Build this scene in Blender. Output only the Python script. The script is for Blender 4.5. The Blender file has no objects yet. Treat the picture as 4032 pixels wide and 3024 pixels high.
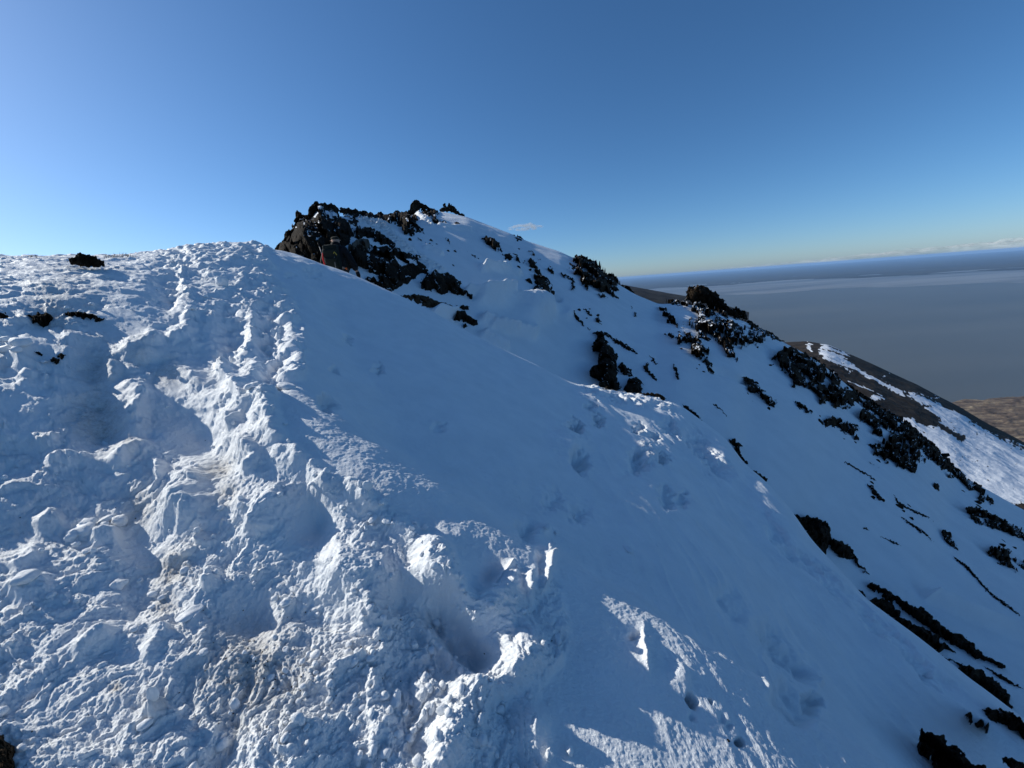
import bpy, math, random
import numpy as np
from mathutils import Matrix, Vector

rng = np.random.default_rng(7)
random.seed(7)
QUALITY = 1.0
scene = bpy.context.scene
COL = scene.collection

# ------------------------------------------------------------------ camera
F = 1495.0                       # focal length in pixels of the 4032 px wide photo
PITCH = math.radians(-14.5)
ROLL = math.radians(-4.25)
CAMZ = 0.0                       # camera is the origin; the snow under it is 1.65 m lower
ZG = 1.65
RC = Matrix.Rotation(math.radians(90) + PITCH, 3, 'X') @ Matrix.Rotation(ROLL, 3, 'Z')
RCN = np.array(RC)
cam_d = bpy.data.cameras.new('camera')
cam_d.sensor_width = 36.0
cam_d.lens = 36.0 * F / 4032.0
cam_d.clip_start = 0.05
cam_d.clip_end = 400000.0
cam = bpy.data.objects.new('camera', cam_d)
cam.matrix_world = RC.to_4x4()
COL.objects.link(cam)
scene.camera = cam

def ray(u, v):
    """unit horizontal azimuth phi (0 = ahead, + = right) and slope T of the sight line through a photo point"""
    u = np.asarray(u, float); v = np.asarray(v, float)
    d = np.stack([(u - 2016) / F, -(v - 1512) / F, -np.ones_like(u)], -1) @ RCN.T
    phi = np.arctan2(d[..., 0], d[..., 1])
    T = d[..., 2] / np.hypot(d[..., 0], d[..., 1])
    return phi, T

def project(P):
    c = np.asarray(P) @ RCN
    w = np.maximum(-c[..., 2], 1e-6)
    return 2016 + F * c[..., 0] / w, 1512 - F * c[..., 1] / w

# ------------------------------------------------------------------ photo crops used when the outlines were measured
def C1(p): return [(x / 1.659, 900 + y / 1.659) for x, y in p]
def C2(p): return [(1000 + x / 2.212, 750 + y / 2.212) for x, y in p]
def C3(p): return [(1900 + x / 1.659, 900 + y / 1.659) for x, y in p]
def C4(p): return [(2900 + x / 1.659, 900 + y / 1.659) for x, y in p]
def C5(p): return [(x / 1.476, 1900 + y / 1.476) for x, y in p]
def C6(p): return [(1300 + x / 1.476, 1900 + y / 1.476) for x, y in p]
def C7(p): return [(2600 + x / 1.476, 1900 + y / 1.476) for x, y in p]

# ------------------------------------------------------------------ noise
def _hash(ix, iy, iz, seed):
    h = (ix.astype(np.uint32) * np.uint32(374761393) + iy.astype(np.uint32) * np.uint32(668265263)
         + iz.astype(np.uint32) * np.uint32(2147483647) + np.uint32(seed * 974711 + 13))
    h = (h ^ (h >> np.uint32(13))) * np.uint32(1274126177)
    h = h ^ (h >> np.uint32(16))
    h = (h * np.uint32(2246822519)); h = h ^ (h >> np.uint32(15))
    return h

def h01(ix, iy, iz=0, seed=0):
    iz = np.zeros_like(ix) + iz
    return (_hash(ix, iy, iz, seed) & np.uint32(0xFFFFFF)).astype(np.float32) / np.float32(0xFFFFFF)

def perlin(x, y, seed=0):
    x = np.asarray(x, np.float32); y = np.asarray(y, np.float32)
    ix = np.floor(x).astype(np.int32); iy = np.floor(y).astype(np.int32)
    fx = x - ix; fy = y - iy
    ux = fx * fx * fx * (fx * (fx * 6 - 15) + 10); uy = fy * fy * fy * (fy * (fy * 6 - 15) + 10)
    def g(dx, dy):
        a = h01(ix + dx, iy + dy, 0, seed) * np.float32(2 * math.pi)
        return np.cos(a) * (fx - dx) + np.sin(a) * (fy - dy)
    a = g(0, 0); b = g(1, 0); c = g(0, 1); d = g(1, 1)
    t = a + ux * (b - a); s = c + ux * (d - c)
    return (t + uy * (s - t)) * np.float32(1.5)

def fbm(x, y, oct=4, seed=0, gain=0.5, lac=2.03):
    r = 0; a = 1.0; f = 1.0
    for o in range(oct):
        r = r + a * perlin(x * f + 17.3 * o, y * f - 9.1 * o, seed + o)
        a *= gain; f *= lac
    return r

def billow(x, y, oct=4, seed=0, gain=0.5, lac=2.03):
    """rounded clods with sharp creases between them (0..~1)"""
    r = 0; a = 1.0; f = 1.0
    for o in range(oct):
        r = r + a * np.abs(perlin(x * f + 17.3 * o, y * f - 9.1 * o, seed + o))
        a *= gain; f *= lac
    return r

def ridged(x, y, oct=4, seed=0, gain=0.5, lac=2.03):
    r = 0; a = 1.0; f = 1.0
    for o in range(oct):
        n = 1 - np.abs(perlin(x * f + 17.3 * o, y * f - 9.1 * o, seed + o))
        r = r + a * n * n
        a *= gain; f *= lac
    return r

def blocks(x, y, seed=0, jit=0.9, tilt=0.9):
    """angular broken-rock relief: every cell is a tilted plate with its own level; also the crack distance"""
    x = np.asarray(x, np.float32); y = np.asarray(y, np.float32)
    ix = np.floor(x).astype(np.int32); iy = np.floor(y).astype(np.int32)
    b1 = np.full(x.shape, 9.0, np.float32); b2 = b1.copy(); hh = np.zeros(x.shape, np.float32)
    for dx in (-1, 0, 1):
        for dy in (-1, 0, 1):
            cx = ix + dx; cy = iy + dy
            px = cx + 0.5 + jit * (h01(cx, cy, 1, seed) - 0.5); py = cy + 0.5 + jit * (h01(cx, cy, 2, seed) - 0.5)
            ex = x - px; ey = y - py
            d = np.sqrt(ex * ex + ey * ey)
            lev = h01(cx, cy, 3, seed) - 0.5 + tilt * (ex * (h01(cx, cy, 4, seed) - 0.5) + ey * (h01(cx, cy, 5, seed) - 0.5)) * 2
            n = d < b1
            b2 = np.where(n, b1, np.minimum(b2, d)); hh = np.where(n, lev, hh); b1 = np.where(n, d, b1)
    return hh, b2 - b1

def bumps(x, y, seed=0, dens=0.7, rmin=0.15, rmax=0.48):
    """scattered half-buried round clods, height in cell units"""
    x = np.asarray(x, np.float32); y = np.asarray(y, np.float32)
    ix = np.floor(x).astype(np.int32); iy = np.floor(y).astype(np.int32)
    out = np.zeros(x.shape, np.float32)
    for dx in (-1, 0, 1):
        for dy in (-1, 0, 1):
            cx = ix + dx; cy = iy + dy
            px = cx + h01(cx, cy, 1, seed); py = cy + h01(cx, cy, 2, seed)
            R = rmin + (rmax - rmin) * h01(cx, cy, 3, seed) ** 2
            a = h01(cx, cy, 5, seed) * 6.28; e = 0.6 + 0.4 * h01(cx, cy, 6, seed)
            ex = (x - px); ey = (y - py)
            qx = ex * np.cos(a) + ey * np.sin(a); qy = (-ex * np.sin(a) + ey * np.cos(a)) / e
            h = np.sqrt(np.maximum(R * R - qx * qx - qy * qy, 0)) * (h01(cx, cy, 4, seed) < dens)
            out = np.maximum(out, h)
    return out

def sstep(a, b, x):
    t = np.clip((x - a) / (b - a), 0, 1)
    return t * t * (3 - 2 * t)

def seg_dist(u, v, pts, closed=False):
    """distance to a polyline, and the fraction along it"""
    best = np.full(u.shape, 1e9, np.float32); frac = np.zeros(u.shape, np.float32)
    P = list(pts) + ([pts[0]] if closed else [])
    n = len(P) - 1
    for i in range(n):
        ax, ay = P[i]; bx, by = P[i + 1]
        dx, dy = bx - ax, by - ay
        t = np.clip(((u - ax) * dx + (v - ay) * dy) / (dx * dx + dy * dy + 1e-9), 0, 1)
        d = np.hypot(u - ax - t * dx, v - ay - t * dy)
        m = d < best
        best = np.where(m, d, best); frac = np.where(m, (i + t) / n, frac)
    return best, frac

def inside(u, v, pts):
    c = np.zeros(u.shape, bool); n = len(pts)
    for i in range(n):
        x1, y1 = pts[i]; x2, y2 = pts[(i + 1) % n]
        if y1 == y2: continue
        k = ((y1 > v) != (y2 > v)) & (u < (x2 - x1) * (v - y1) / (y2 - y1) + x1)
        c ^= k
    return c

def poly_sd(u, v, pts):
    d, _ = seg_dist(u, v, pts, True)
    return np.where(inside(u, v, pts), d, -d)

# ------------------------------------------------------------------ meshes
def grid_mesh(name, P, mat, keep=None, smooth=True, attrs=None):
    """P: (rows, cols, 3) points -> one quad mesh object; keep: (rows-1, cols-1) mask of faces"""
    R, C = P.shape[:2]
    idx = np.arange(R * C, dtype=np.int32).reshape(R, C)
    q = np.stack([idx[:-1, :-1], idx[:-1, 1:], idx[1:, 1:], idx[1:, :-1]], -1)
    q = q.reshape(-1, 4) if keep is None else q[keep]
    V = P.reshape(-1, 3)
    if keep is not None:
        used = np.zeros(R * C, bool); used[q] = True
        remap = np.cumsum(used) - 1
        q = remap[q].astype(np.int32); V = V[used]
        if attrs: attrs = {k: a.reshape(-1)[used] for k, a in attrs.items()}
    return raw_mesh(name, V, q, mat, smooth, attrs)

def raw_mesh(name, V, q, mat, smooth=True, attrs=None, link=True):
    me = bpy.data.meshes.new(name)
    k = q.shape[1]
    me.vertices.add(len(V)); me.vertices.foreach_set('co', np.ascontiguousarray(V, np.float32).ravel())
    me.loops.add(q.size); me.loops.foreach_set('vertex_index', np.ascontiguousarray(q, np.int32).ravel())
    me.polygons.add(len(q)); me.polygons.foreach_set('loop_start', np.arange(0, q.size, k, dtype=np.int32))
    me.polygons.foreach_set('use_smooth', np.full(len(q), smooth))
    if attrs:
        for n, a in attrs.items():
            at = me.attributes.new(n, 'FLOAT', 'POINT'); at.data.foreach_set('value', np.ascontiguousarray(a, np.float32).ravel())
    me.update(calc_edges=True)
    me.validate()
    if mat: me.materials.append(mat)
    o = bpy.data.objects.new(name, me)
    if link: COL.objects.link(o)
    return o

def tag(o, label=None, cat=None, group=None, kind=None):
    if label: o['label'] = label
    if cat: o['category'] = cat
    if group: o['group'] = group
    if kind: o['kind'] = kind
    return o

# ------------------------------------------------------------------ material helper
class NT:
    def __init__(self, name):
        self.m = bpy.data.materials.new(name); self.m.use_nodes = True
        self.t = self.m.node_tree; self.t.nodes.clear()
        self.out = self.n('ShaderNodeOutputMaterial')
    def n(self, kind, **kw):
        x = self.t.nodes.new(kind)
        for k, v in kw.items():
            if k.startswith('i_'):
                x.inputs[k[2:].replace('_', ' ')].default_value = v
            else: setattr(x, k, v)
        return x
    def l(self, a, b): self.t.links.new(a, b)
    def ramp(self, fac, stops):
        r = self.n('ShaderNodeValToRGB')
        e = r.color_ramp.elements
        while len(e) < len(stops): e.new(0.5)
        for k, (p, c) in zip(e, stops):
            k.position = p; k.color = (*c, 1) if len(c) == 3 else c
        self.l(fac, r.inputs['Fac']); return r.outputs['Color']
    def mix(self, fac, a, b, blend='MIX'):
        x = self.n('ShaderNodeMix', data_type='RGBA', blend_type=blend)
        for s, val in ((x.inputs[0], fac), (x.inputs[6], a), (x.inputs[7], b)):
            if hasattr(val, 'is_output'): self.l(val, s)
            else: s.default_value = val if not isinstance(val, tuple) or len(val) == 4 else (*val, 1)
        return x.outputs[2]
    def math(self, op, a, b=0.5, clamp=False):
        x = self.n('ShaderNodeMath', operation=op, use_clamp=clamp)
        for s, val in ((x.inputs[0], a), (x.inputs[1], b)):
            if hasattr(val, 'is_output'): self.l(val, s)
            else: s.default_value = val
        return x.outputs[0]
    def noise(self, scale, detail=4, rough=0.5, vec=None, dist=0.0):
        x = self.n('ShaderNodeTexNoise'); x.inputs['Scale'].default_value = scale
        x.inputs['Detail'].default_value = detail; x.inputs['Roughness'].default_value = rough
        x.inputs['Distortion'].default_value = dist
        if vec is not None: self.l(vec, x.inputs['Vector'])
        return x.outputs['Fac']
    def pos(self, sx=1, sy=1, sz=1, obj=False):
        m = self.n('ShaderNodeMapping'); m.inputs['Scale'].default_value = (sx, sy, sz)
        if obj:
            self.l(self.n('ShaderNodeTexCoord').outputs['Object'], m.inputs['Vector'])
        else:
            self.l(self.n('ShaderNodeNewGeometry').outputs['Position'], m.inputs['Vector'])
        return m.outputs['Vector']
    def attr(self, name):
        return self.n('ShaderNodeAttribute', attribute_name=name).outputs['Fac']
    def bsdf(self, color, rough=0.8, spec=0.3, normal=None):
        b = self.n('ShaderNodeBsdfPrincipled')
        if hasattr(color, 'is_output'): self.l(color, b.inputs['Base Color'])
        else: b.inputs['Base Color'].default_value = (*color, 1)
        if hasattr(rough, 'is_output'): self.l(rough, b.inputs['Roughness'])
        else: b.inputs['Roughness'].default_value = rough
        b.inputs['Specular IOR Level'].default_value = spec
        if normal is not None: self.l(normal, b.inputs['Normal'])
        self.l(b.outputs[0], self.out.inputs['Surface'])
        return b
    def bump(self, h, strength=0.5, dist=0.01, normal=None):
        b = self.n('ShaderNodeBump'); b.inputs['Strength'].default_value = strength; b.inputs['Distance'].default_value = dist
        self.l(h, b.inputs['Height'])
        if normal is not None: self.l(normal, b.inputs['Normal'])
        return b.outputs['Normal']
# ------------------------------------------------------------------ light
SUN_AZ = math.radians(-72)      # left of straight ahead
SUN_EL = math.radians(29)
sdir = np.array([math.sin(SUN_AZ) * math.cos(SUN_EL), math.cos(SUN_AZ) * math.cos(SUN_EL), math.sin(SUN_EL)])
world = bpy.data.worlds.new('World'); scene.world = world; world.use_nodes = True
wn = world.node_tree.nodes; wn.clear()
sky = wn.new('ShaderNodeTexSky'); sky.sky_type = 'NISHITA'; sky.sun_disc = False
sky.sun_elevation = SUN_EL; sky.sun_rotation = SUN_AZ
sky.altitude = 900; sky.air_density = 0.9; sky.dust_density = 1.0; sky.ozone_density = 7.5
bg = wn.new('ShaderNodeBackground'); bg.inputs['Strength'].default_value = 0.12
wo = wn.new('ShaderNodeOutputWorld')
hs = wn.new('ShaderNodeHueSaturation'); hs.inputs['Saturation'].default_value = 1.06; hs.inputs['Hue'].default_value = 0.495
world.node_tree.links.new(sky.outputs[0], hs.inputs['Color']); world.node_tree.links.new(hs.outputs[0], bg.inputs[0]); world.node_tree.links.new(bg.outputs[0], wo.inputs[0])
sl = bpy.data.lights.new('sun', 'SUN'); sl.energy = 5.0; sl.angle = math.radians(0.5); sl.color = (1.0, 0.975, 0.88)
sun = bpy.data.objects.new('sun', sl); COL.objects.link(sun)
sun.rotation_euler = Vector(sdir).to_track_quat('Z', 'Y').to_euler()
sun.location = (-30, 10, 30)
scene.view_settings.view_transform = 'Standard'; scene.view_settings.look = 'None'
scene.view_settings.gamma = 1; scene.view_settings.exposure = 0.0; scene.view_settings.use_curve_mapping = False

# ------------------------------------------------------------------ terrain profiles (a parabola along every azimuth)
def curve(pts):
    """[(u, v, range)] along a skyline -> phi, T, r arrays sorted by azimuth"""
    a = np.array(pts, float); phi, T = ray(a[:, 0], a[:, 1])
    o = np.argsort(phi); return phi[o], T[o], a[o, 2]

def interp(phi, c, k):
    return np.interp(phi, c[0], c[k])

FG = curve([(-900, 1120, 9.5), (-400, 1050, 9.2), (0, 1022, 9), (271, 1020, 8.8), (542, 1014, 8.0), (681, 1006, 7.4), (753, 985, 7.1),
    (820, 972, 7.0), (874, 969, 7.0), (964, 971, 7.0), (1085, 984, 7.1), (1180, 1009, 7.2), (1300, 1048, 7.5), (1371, 1074, 7.8), (1480, 1122, 8.1), (1579, 1166, 8.3),
    (1696, 1223, 8.6), (1845, 1310, 9.2), (2000, 1385, 9.9), (2111, 1436, 10.4), (2237, 1503, 11.2), (2322, 1527, 11.8), (2442, 1556, 12.2),
    (2563, 1565, 12.2), (2671, 1590, 11.8), (2774, 1665, 11.2), (2864, 1732, 10.8), (2925, 1822, 10.3), (3015, 1895, 9.8), (3115, 2010, 9.2),
    (3205, 2140, 8.8), (3280, 2215, 8.5), (3413, 2361, 8.1), (3501, 2425, 7.9), (3670, 2550, 7.5), (3799, 2659, 7.2), (3982, 2794, 6.8), (4200, 2960, 6.4), (4900, 3500, 5.4)])
# smooth the profile parameters a little so that the slope has no creases
def smooth_curve(c, w=0.012):
    g = np.linspace(c[0][0] - 0.3, c[0][-1] + 0.3, 2400)
    k = np.exp(-0.5 * (np.arange(-120, 121) * (g[1] - g[0]) / w) ** 2); k /= k.sum()
    def sm(y, kk):
        yy = np.interp(g, c[0], y); n = len(kk) // 2
        return np.convolve(np.pad(yy, n, mode='edge'), kk, 'valid')
    k2 = np.exp(-0.5 * (np.arange(-120, 121) * (g[1] - g[0]) / (w * 4)) ** 2); k2 /= k2.sum()
    return g, sm(c[1], k), sm(c[2], k2)
FG = smooth_curve(FG)
# near the camera the slope is one plane (falling to the right, rising ahead); the crest range follows from that
PL_A, PL_B = -0.435, 0.20
_rs = 2 * ZG / np.clip(PL_A * np.sin(FG[0]) + PL_B * np.cos(FG[0]) - FG[1], np.where(FG[0] < -0.15, 0.355, 0.28), 0.75)
FG = (FG[0], FG[1], smooth_curve((FG[0], FG[1], _rs), 0.015)[2][:] if False else np.convolve(np.pad(_rs, 20, mode='edge'), np.ones(41) / 41, 'valid'))

_k = np.exp(-0.5 * (np.arange(-240, 241) * (FG[0][1] - FG[0][0]) / 0.07) ** 2); _k /= _k.sum()
FGS = np.convolve(np.pad(FG[1], 240, mode='edge'), _k, 'valid')      # the skyline without its small steps, for the open slope below it
FGR = np.convolve(np.pad(FG[2], 240, mode='edge'), _k, 'valid')

def fg_par(phi, rho=1.0):
    r = np.interp(phi, FG[0], FGR)
    w = sstep(0.55, 0.97, rho)
    s = (PL_A * np.sin(phi) + PL_B * np.cos(phi)) * (1 - w) + (interp(phi, FG, 1) + 2 * ZG / r) * w
    return s, ZG / r ** 2, r          # s, k, r_s

def fg_hit0(u, v):
    """sight line against the plain slope, before the broad forms below are cut into it"""
    phi, T = ray(u, v)
    rho = np.full(np.shape(phi), 0.9)
    for _ in range(14):
        s, k, rs = fg_par(phi, rho)
        D = (s - T) ** 2 - 4 * k * ZG
        r = np.where(D > 0, ((s - T) - np.sqrt(np.maximum(D, 0))) / (2 * k), rs)
        rho = 0.5 * rho + 0.5 * np.minimum(r / rs, 1.0)
    return np.stack([r * np.sin(phi), r * np.cos(phi), r * T], -1)

# broad forms, as lines on the ground: the trail's outer edge, and a line down the slope
def _ground_line(px):
    a = np.array(px, float); return [tuple(p) for p in fg_hit0(a[:, 0], a[:, 1])[:, :2]]
KLW = _ground_line([(1130, 990), (1130, 1200), (1130, 1500), (1220, 1680), (1450, 1800), (1750, 1900), (2060, 2040), (2400, 2220), (2760, 2400), (3060, 2640), (3400, 2960)])
_far = (KLW[0][0] * 1.8, KLW[0][1] * 1.8)
EDW = _ground_line([(1110, 988), (1130, 1200), (1150, 1500), (1225, 1750)])
EDW = [(EDW[0][0] * 1.8, EDW[0][1] * 1.8)] + EDW + [(EDW[-1][0] + 0.6 * (EDW[-1][0] - EDW[-2][0]) + 0.05, EDW[-1][1] - 1.5)]
P0W = fg_hit0(np.array([1200.0]), np.array([1690.0]))[0]

def macro(x, y, rho):
    x = np.asarray(x, np.float32); y = np.asarray(y, np.float32)
    # smooth side lowered below the trail: a step added to keep it in shadow
    d, _ = seg_dist(x, y, EDW); ins = inside(x, y, EDW + [(60, -20), (60, 60)])
    su = np.where(ins, d, -d) + 0.07 * fbm(x * 1.5, y * 1.5, 3, 96)
    sv = (x - P0W[0]) * 0.309 + (y - P0W[1]) * 0.951 + 0.12 * fbm(x * 0.9, y * 0.9, 3, 97)
    q = np.clip(x * 0.951 - y * 0.309 + 3.0, 0, 12)
    m = -(0.36 + 0.10 * q) * sstep(-0.06, 0.75, su) * sstep(-0.10, 0.85, sv)
    # the trampled side leans a little towards the sun
    d, _ = seg_dist(x, y, [_far] + KLW); ins = inside(x, y, [_far] + KLW + [(60, -20), (60, 60)])
    q = x * 0.951 - y * 0.309
    m = m + 0.15 * np.clip(q - 0.8, -3.6, 0) * np.where(ins, 0, sstep(0, 0.9, d)) * sstep(6.0, 1.8, np.hypot(x, y))
    return m
_one = np.ones(FG[0].shape)
_sx, _sy = FGR * np.sin(FG[0]), FGR * np.cos(FG[0])
_m = np.convolve(np.pad(macro(_sx, _sy, _one), 20, mode='edge'), np.ones(41) / 41, 'valid')
FG = (FG[0], FG[1] - _m / FGR, FG[2])           # so that the crest still stands where it should
FGT = FG[1] + _m / FGR                          # the visible skyline itself

def fg_z(r, phi):
    rs = fg_par(phi)[2]
    s, k, rs = fg_par(phi, r / rs)
    z = -ZG + s * r - k * r * r
    # behind the crest the snow drops away (more where the hiker stands), then falls evenly
    dip = 0.35 + 0.75 * np.exp(-((phi + 0.44) / 0.22) ** 2)
    z = z - dip * sstep(1.0, 1.2, r / rs)
    r2 = rs * 1.45
    z = np.where(r > r2, -dip - ZG + s * r2 - k * r2 * r2 + (s - 2 * k * r2) * (r - r2), z)
    return z + macro(r * np.sin(phi), r * np.cos(phi), r / rs)

def fg_hit(u, v):
    """where the sight line through a photo point meets the near slope"""
    phi, T0 = ray(u, v)
    rs = fg_par(phi)[2]
    rho = np.full(np.shape(phi), 0.6)
    for _ in range(16):
        s, k, rs = fg_par(phi, rho)
        r = rho * rs
        T = T0 - macro(r * np.sin(phi), r * np.cos(phi), rho) / r
        D = (s - T) ** 2 - 4 * k * ZG
        rn = np.where(D > 0, ((s - T) - np.sqrt(np.maximum(D, 0))) / (2 * k), rs)
        rho = 0.45 * rho + 0.55 * np.minimum(rn / rs, 1.0)
    r = rho * rs
    return np.stack([r * np.sin(phi), r * np.cos(phi), r * T0], -1)

# far side of the saddle: the ridge that climbs to the summit
BGC = curve([(700, 1060, 17.0), (900, 1040, 17.0), (1000, 1020, 17.0), (1084, 1000, 17.0), (1150, 945, 18.1), (1200, 895, 19.0), (1260, 855, 20.0), (1350, 852, 23.0), (1450, 858, 28.0), (1540, 855, 36.0), (1600, 852, 42.0), (1650, 838, 46.0), (1741, 836, 50.0), (1836, 854, 52.0), (2000, 917, 53.0), (2081, 951, 53.6), (2201, 990, 54.4), (2270, 1022, 54.8), (2340, 1055, 55.3), (2412, 1105, 55.8), (2442, 1125, 56.0), (2503, 1160, 56.7), (2593, 1197, 57.8), (2641, 1196, 58.3), (2699, 1197, 59.0), (2800, 1222, 60.9), (2864, 1244, 62.1), (2937, 1268, 63.5), (2973, 1290, 64.2), (3015, 1313, 65.0), (3093, 1353, 66.8), (3153, 1384, 68.2), (3231, 1432, 70.0), (3322, 1505, 72.1), (3406, 1577, 74.0), (3557, 1664, 77.4), (3684, 1770, 80.2), (3768, 1866, 82.1), (4032, 2010, 88.0), (4400, 2230, 89.7), (4900, 2500, 92.0)])
BGC = smooth_curve(BGC, 0.006)
BRB = curve([(700, 1060, 10.5), (1084, 1000, 11), (1300, 1048, 11.2), (1600, 1180, 12.5), (1800, 1290, 13.5), (2000, 1390, 14.2), (2250, 1500, 15.3), (2560, 1560, 16.2), (2770, 1660, 16.2), (3015, 1895, 15.6), (3413, 2361, 14.4), (4032, 2835, 13.2), (4900, 3500, 12)])

def bg_par(phi):
    T2 = interp(phi, BGC, 1); r2 = interp(phi, BGC, 2)
    Tb = np.interp(phi, FG[0], FGT) - 0.06; rb = np.minimum(np.maximum(np.interp(phi, BRB[0], BRB[2]), interp(phi, FG, 2) * 1.3), r2 * 0.8)
    T2 = np.maximum(T2, Tb + 0.01)
    B = (T2 - Tb) * rb * r2 ** 2 / (r2 - rb) ** 2
    return T2 + 2 * B / r2, B, B / r2 ** 2, r2, rb       # A, B, K, crest range, foot range

def bg_z(r, phi):
    A, B, K, r2, rb = bg_par(phi)
    z = -B + A * r - K * r * r
    q = r2 * 1.2
    z = np.where(r > q, -B + A * q - K * q * q + (A - 2 * K * q) * (r - q), z)
    zb = -B + A * rb - K * rb * rb                        # in the hidden dip: level off
    return np.where(r < rb, zb - 0.25 * (rb - r), z)

def bg_hit(u, v):
    phi, T = ray(u, v)
    A, B, K, r2, rb = bg_par(phi)
    D = (A - T) ** 2 - 4 * K * B
    r = np.where(D > 0, ((A - T) - np.sqrt(np.maximum(D, 0))) / (2 * K), r2)
    r = np.maximum(r, rb)
    return np.stack([r * np.sin(phi), r * np.cos(phi), r * T], -1)

def grid_normals(P):
    a = np.gradient(P, axis=0); b = np.gradient(P, axis=1)
    n = np.cross(b, a); n /= np.linalg.norm(n, axis=-1, keepdims=True) + 1e-12
    return np.where(n[..., 2:3] < 0, -n, n)
# ------------------------------------------------------------------ snow material
def snow_material(name, bump_scale=1.0, dirt=True):
    t = NT(name)
    p = t.pos()
    n1 = t.noise(30 * bump_scale, 7, 0.68, p)
    n2 = t.noise(130 * bump_scale, 5, 0.7, p)
    b1 = t.bump(n1, 0.6, 0.012 / bump_scale)
    b2 = t.bump(n2, 0.85, 0.006 / bump_scale, b1)
    tone = t.ramp(t.noise(3.1 * bump_scale, 5, 0.6, p), [(0.3, (0.78, 0.80, 0.82)), (0.7, (0.87, 0.88, 0.89))])
    col = tone
    if dirt:
        d = t.attr('dirt')
        sp = t.noise(38, 5, 0.7, p)
        m = t.math('MULTIPLY', d, t.math('MULTIPLY_ADD', sp, 1.6), True)
        m.node.inputs[1].links[0].from_node.inputs[2].default_value = -0.25
        grime = t.ramp(t.noise(90, 3, 0.6, p), [(0.35, (0.16, 0.13, 0.10)), (0.65, (0.52, 0.47, 0.42))])
        col = t.mix(m, col, grime)
        e = t.attr('soil')
        es = t.math('ADD', e, t.math('MULTIPLY', t.math('SUBTRACT', t.noise(30, 5, 0.7, p), 0.5), 0.9))
        soil = t.ramp(t.noise(60, 4, 0.6, p), [(0.3, (0.012, 0.010, 0.008)), (0.7, (0.06, 0.045, 0.03))])
        col = t.mix(t.ramp(es, [(0.45, (0, 0, 0)), (0.6, (1, 1, 1))]), col, soil)
    t.bsdf(col, 0.62, 0.25, b2)
    return t.m
M_SNOW = snow_material('snow')
M_SNOW_FAR = snow_material('wind_packed_snow', 0.22, False)

# ------------------------------------------------------------------ the near slope
ncol = int(1500 * QUALITY); nrow = int(1400 * QUALITY)
phi_g = np.arctan(np.linspace(-2.05, 2.05, ncol))
rho = np.linspace(0.045, 1.7, 9000)
dens = np.clip(np.abs(1 / rho ** 2 - 1), 3.2, 60)
dens = np.where(rho < 0.09, 12, dens)
dens = np.where(rho > 1.22, 0.8, dens)
cum = np.cumsum(dens); cum = (cum - cum[0]) / (cum[-1] - cum[0])
rho_g = np.interp(np.linspace(0, 1, nrow), cum, rho)
PH, RHO = np.meshgrid(phi_g, rho_g)
RR = RHO * fg_par(PH)[2]
X = (RR * np.sin(PH)).astype(np.float32); Y = (RR * np.cos(PH)).astype(np.float32)
Z0 = fg_z(RR, PH).astype(np.float32)
BASE = np.stack([X, Y, Z0], -1)
NRM = grid_normals(BASE)
# where each bit of the slope lies relative to the outlines measured on the photo (on the front of the crest only)
U, V = project(BASE)
U = U.astype(np.float32); V = V.astype(np.float32)
FRONT = sstep(1.12, 1.0, RHO)
wu = U + 26 * fbm(X * 1.7, Y * 1.7, 3, 3) ; wv = V + 26 * fbm(X * 1.7 + 9, Y * 1.7, 3, 5)
wu2 = U + 16 * fbm(X * 5, Y * 5, 4, 33); wv2 = V + 16 * fbm(X * 5 + 9, Y * 5, 4, 35)

ROUGH = [(1085, 960), (1075, 1040), (1120, 1120), (1178, 1200), (1192, 1480), (1085, 1500), (1090, 1580), (1180, 1720), (1260, 1800), (1300, 1850), (1420, 1890),
    (1557, 1988), (1693, 2083), (1774, 2150), (1801, 2280), (1876, 2347), (1960, 2290), (2011, 2200), (2080, 2240), (2195, 2125), (2180, 2239), (2215, 2340),
    (2221, 2510), (2201, 2611), (2167, 2659), (2113, 2780), (2113, 2916), (2150, 3024), (2150, 3600), (-1500, 3600), (-1500, 900)]
sd = poly_sd(wu, wv, ROUGH)
rough = sstep(-14, 26, sd)
H = np.zeros(X.shape, np.float32)

def add_ridge(pts, w, h, sharp=False, nz=0.5, crisp=False):
    """a raised (or, with negative h, sunken) line; w in photo px, h in metres"""
    global H
    us = [p[0] for p in pts]; vs = [p[1] for p in pts]; m = 4 * w + 40
    sel = (U > min(us) - m) & (U < max(us) + m) & (V > min(vs) - m) & (V < max(vs) + m) & (RHO < 1.15)
    d, f = seg_dist(wu2[sel], wv2[sel], pts)
    q = np.exp(-d / w) if sharp else np.exp(-(d / w) ** (5 if crisp else 2))
    q = q * sstep(0, 0.3, f) * sstep(1, 0.7, f)
    a = 1 + nz * fbm(X[sel] * 6, Y[sel] * 6, 3, 71)
    H[sel] += (0.5 if h > 0 else 0.5) * h * q * a

def add_bump(p, r, h, flat=1.0, ang=0.0, power=2.0):
    """a mound or hollow; flat < 1 squeezes it across the direction ang (degrees, photo)"""
    global H
    m = 3 * r
    sel = (np.abs(U - p[0]) < m) & (np.abs(V - p[1]) < m) & (RHO < 1.15)
    f3 = 0.45 * r * (r < 40)
    du = wu2[sel] - p[0] + f3 * fbm(X[sel] * 13, Y[sel] * 13, 3, 73); dv = wv2[sel] - p[1] + f3 * fbm(X[sel] * 13 + 7, Y[sel] * 13, 3, 74); a = math.radians(ang)
    x = du * math.cos(a) + dv * math.sin(a); y = (-du * math.sin(a) + dv * math.cos(a)) / flat
    H[sel] += (0.6 if h > 0 else 0.55) * h * np.exp(-(np.hypot(x, y) / r) ** power)

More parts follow.
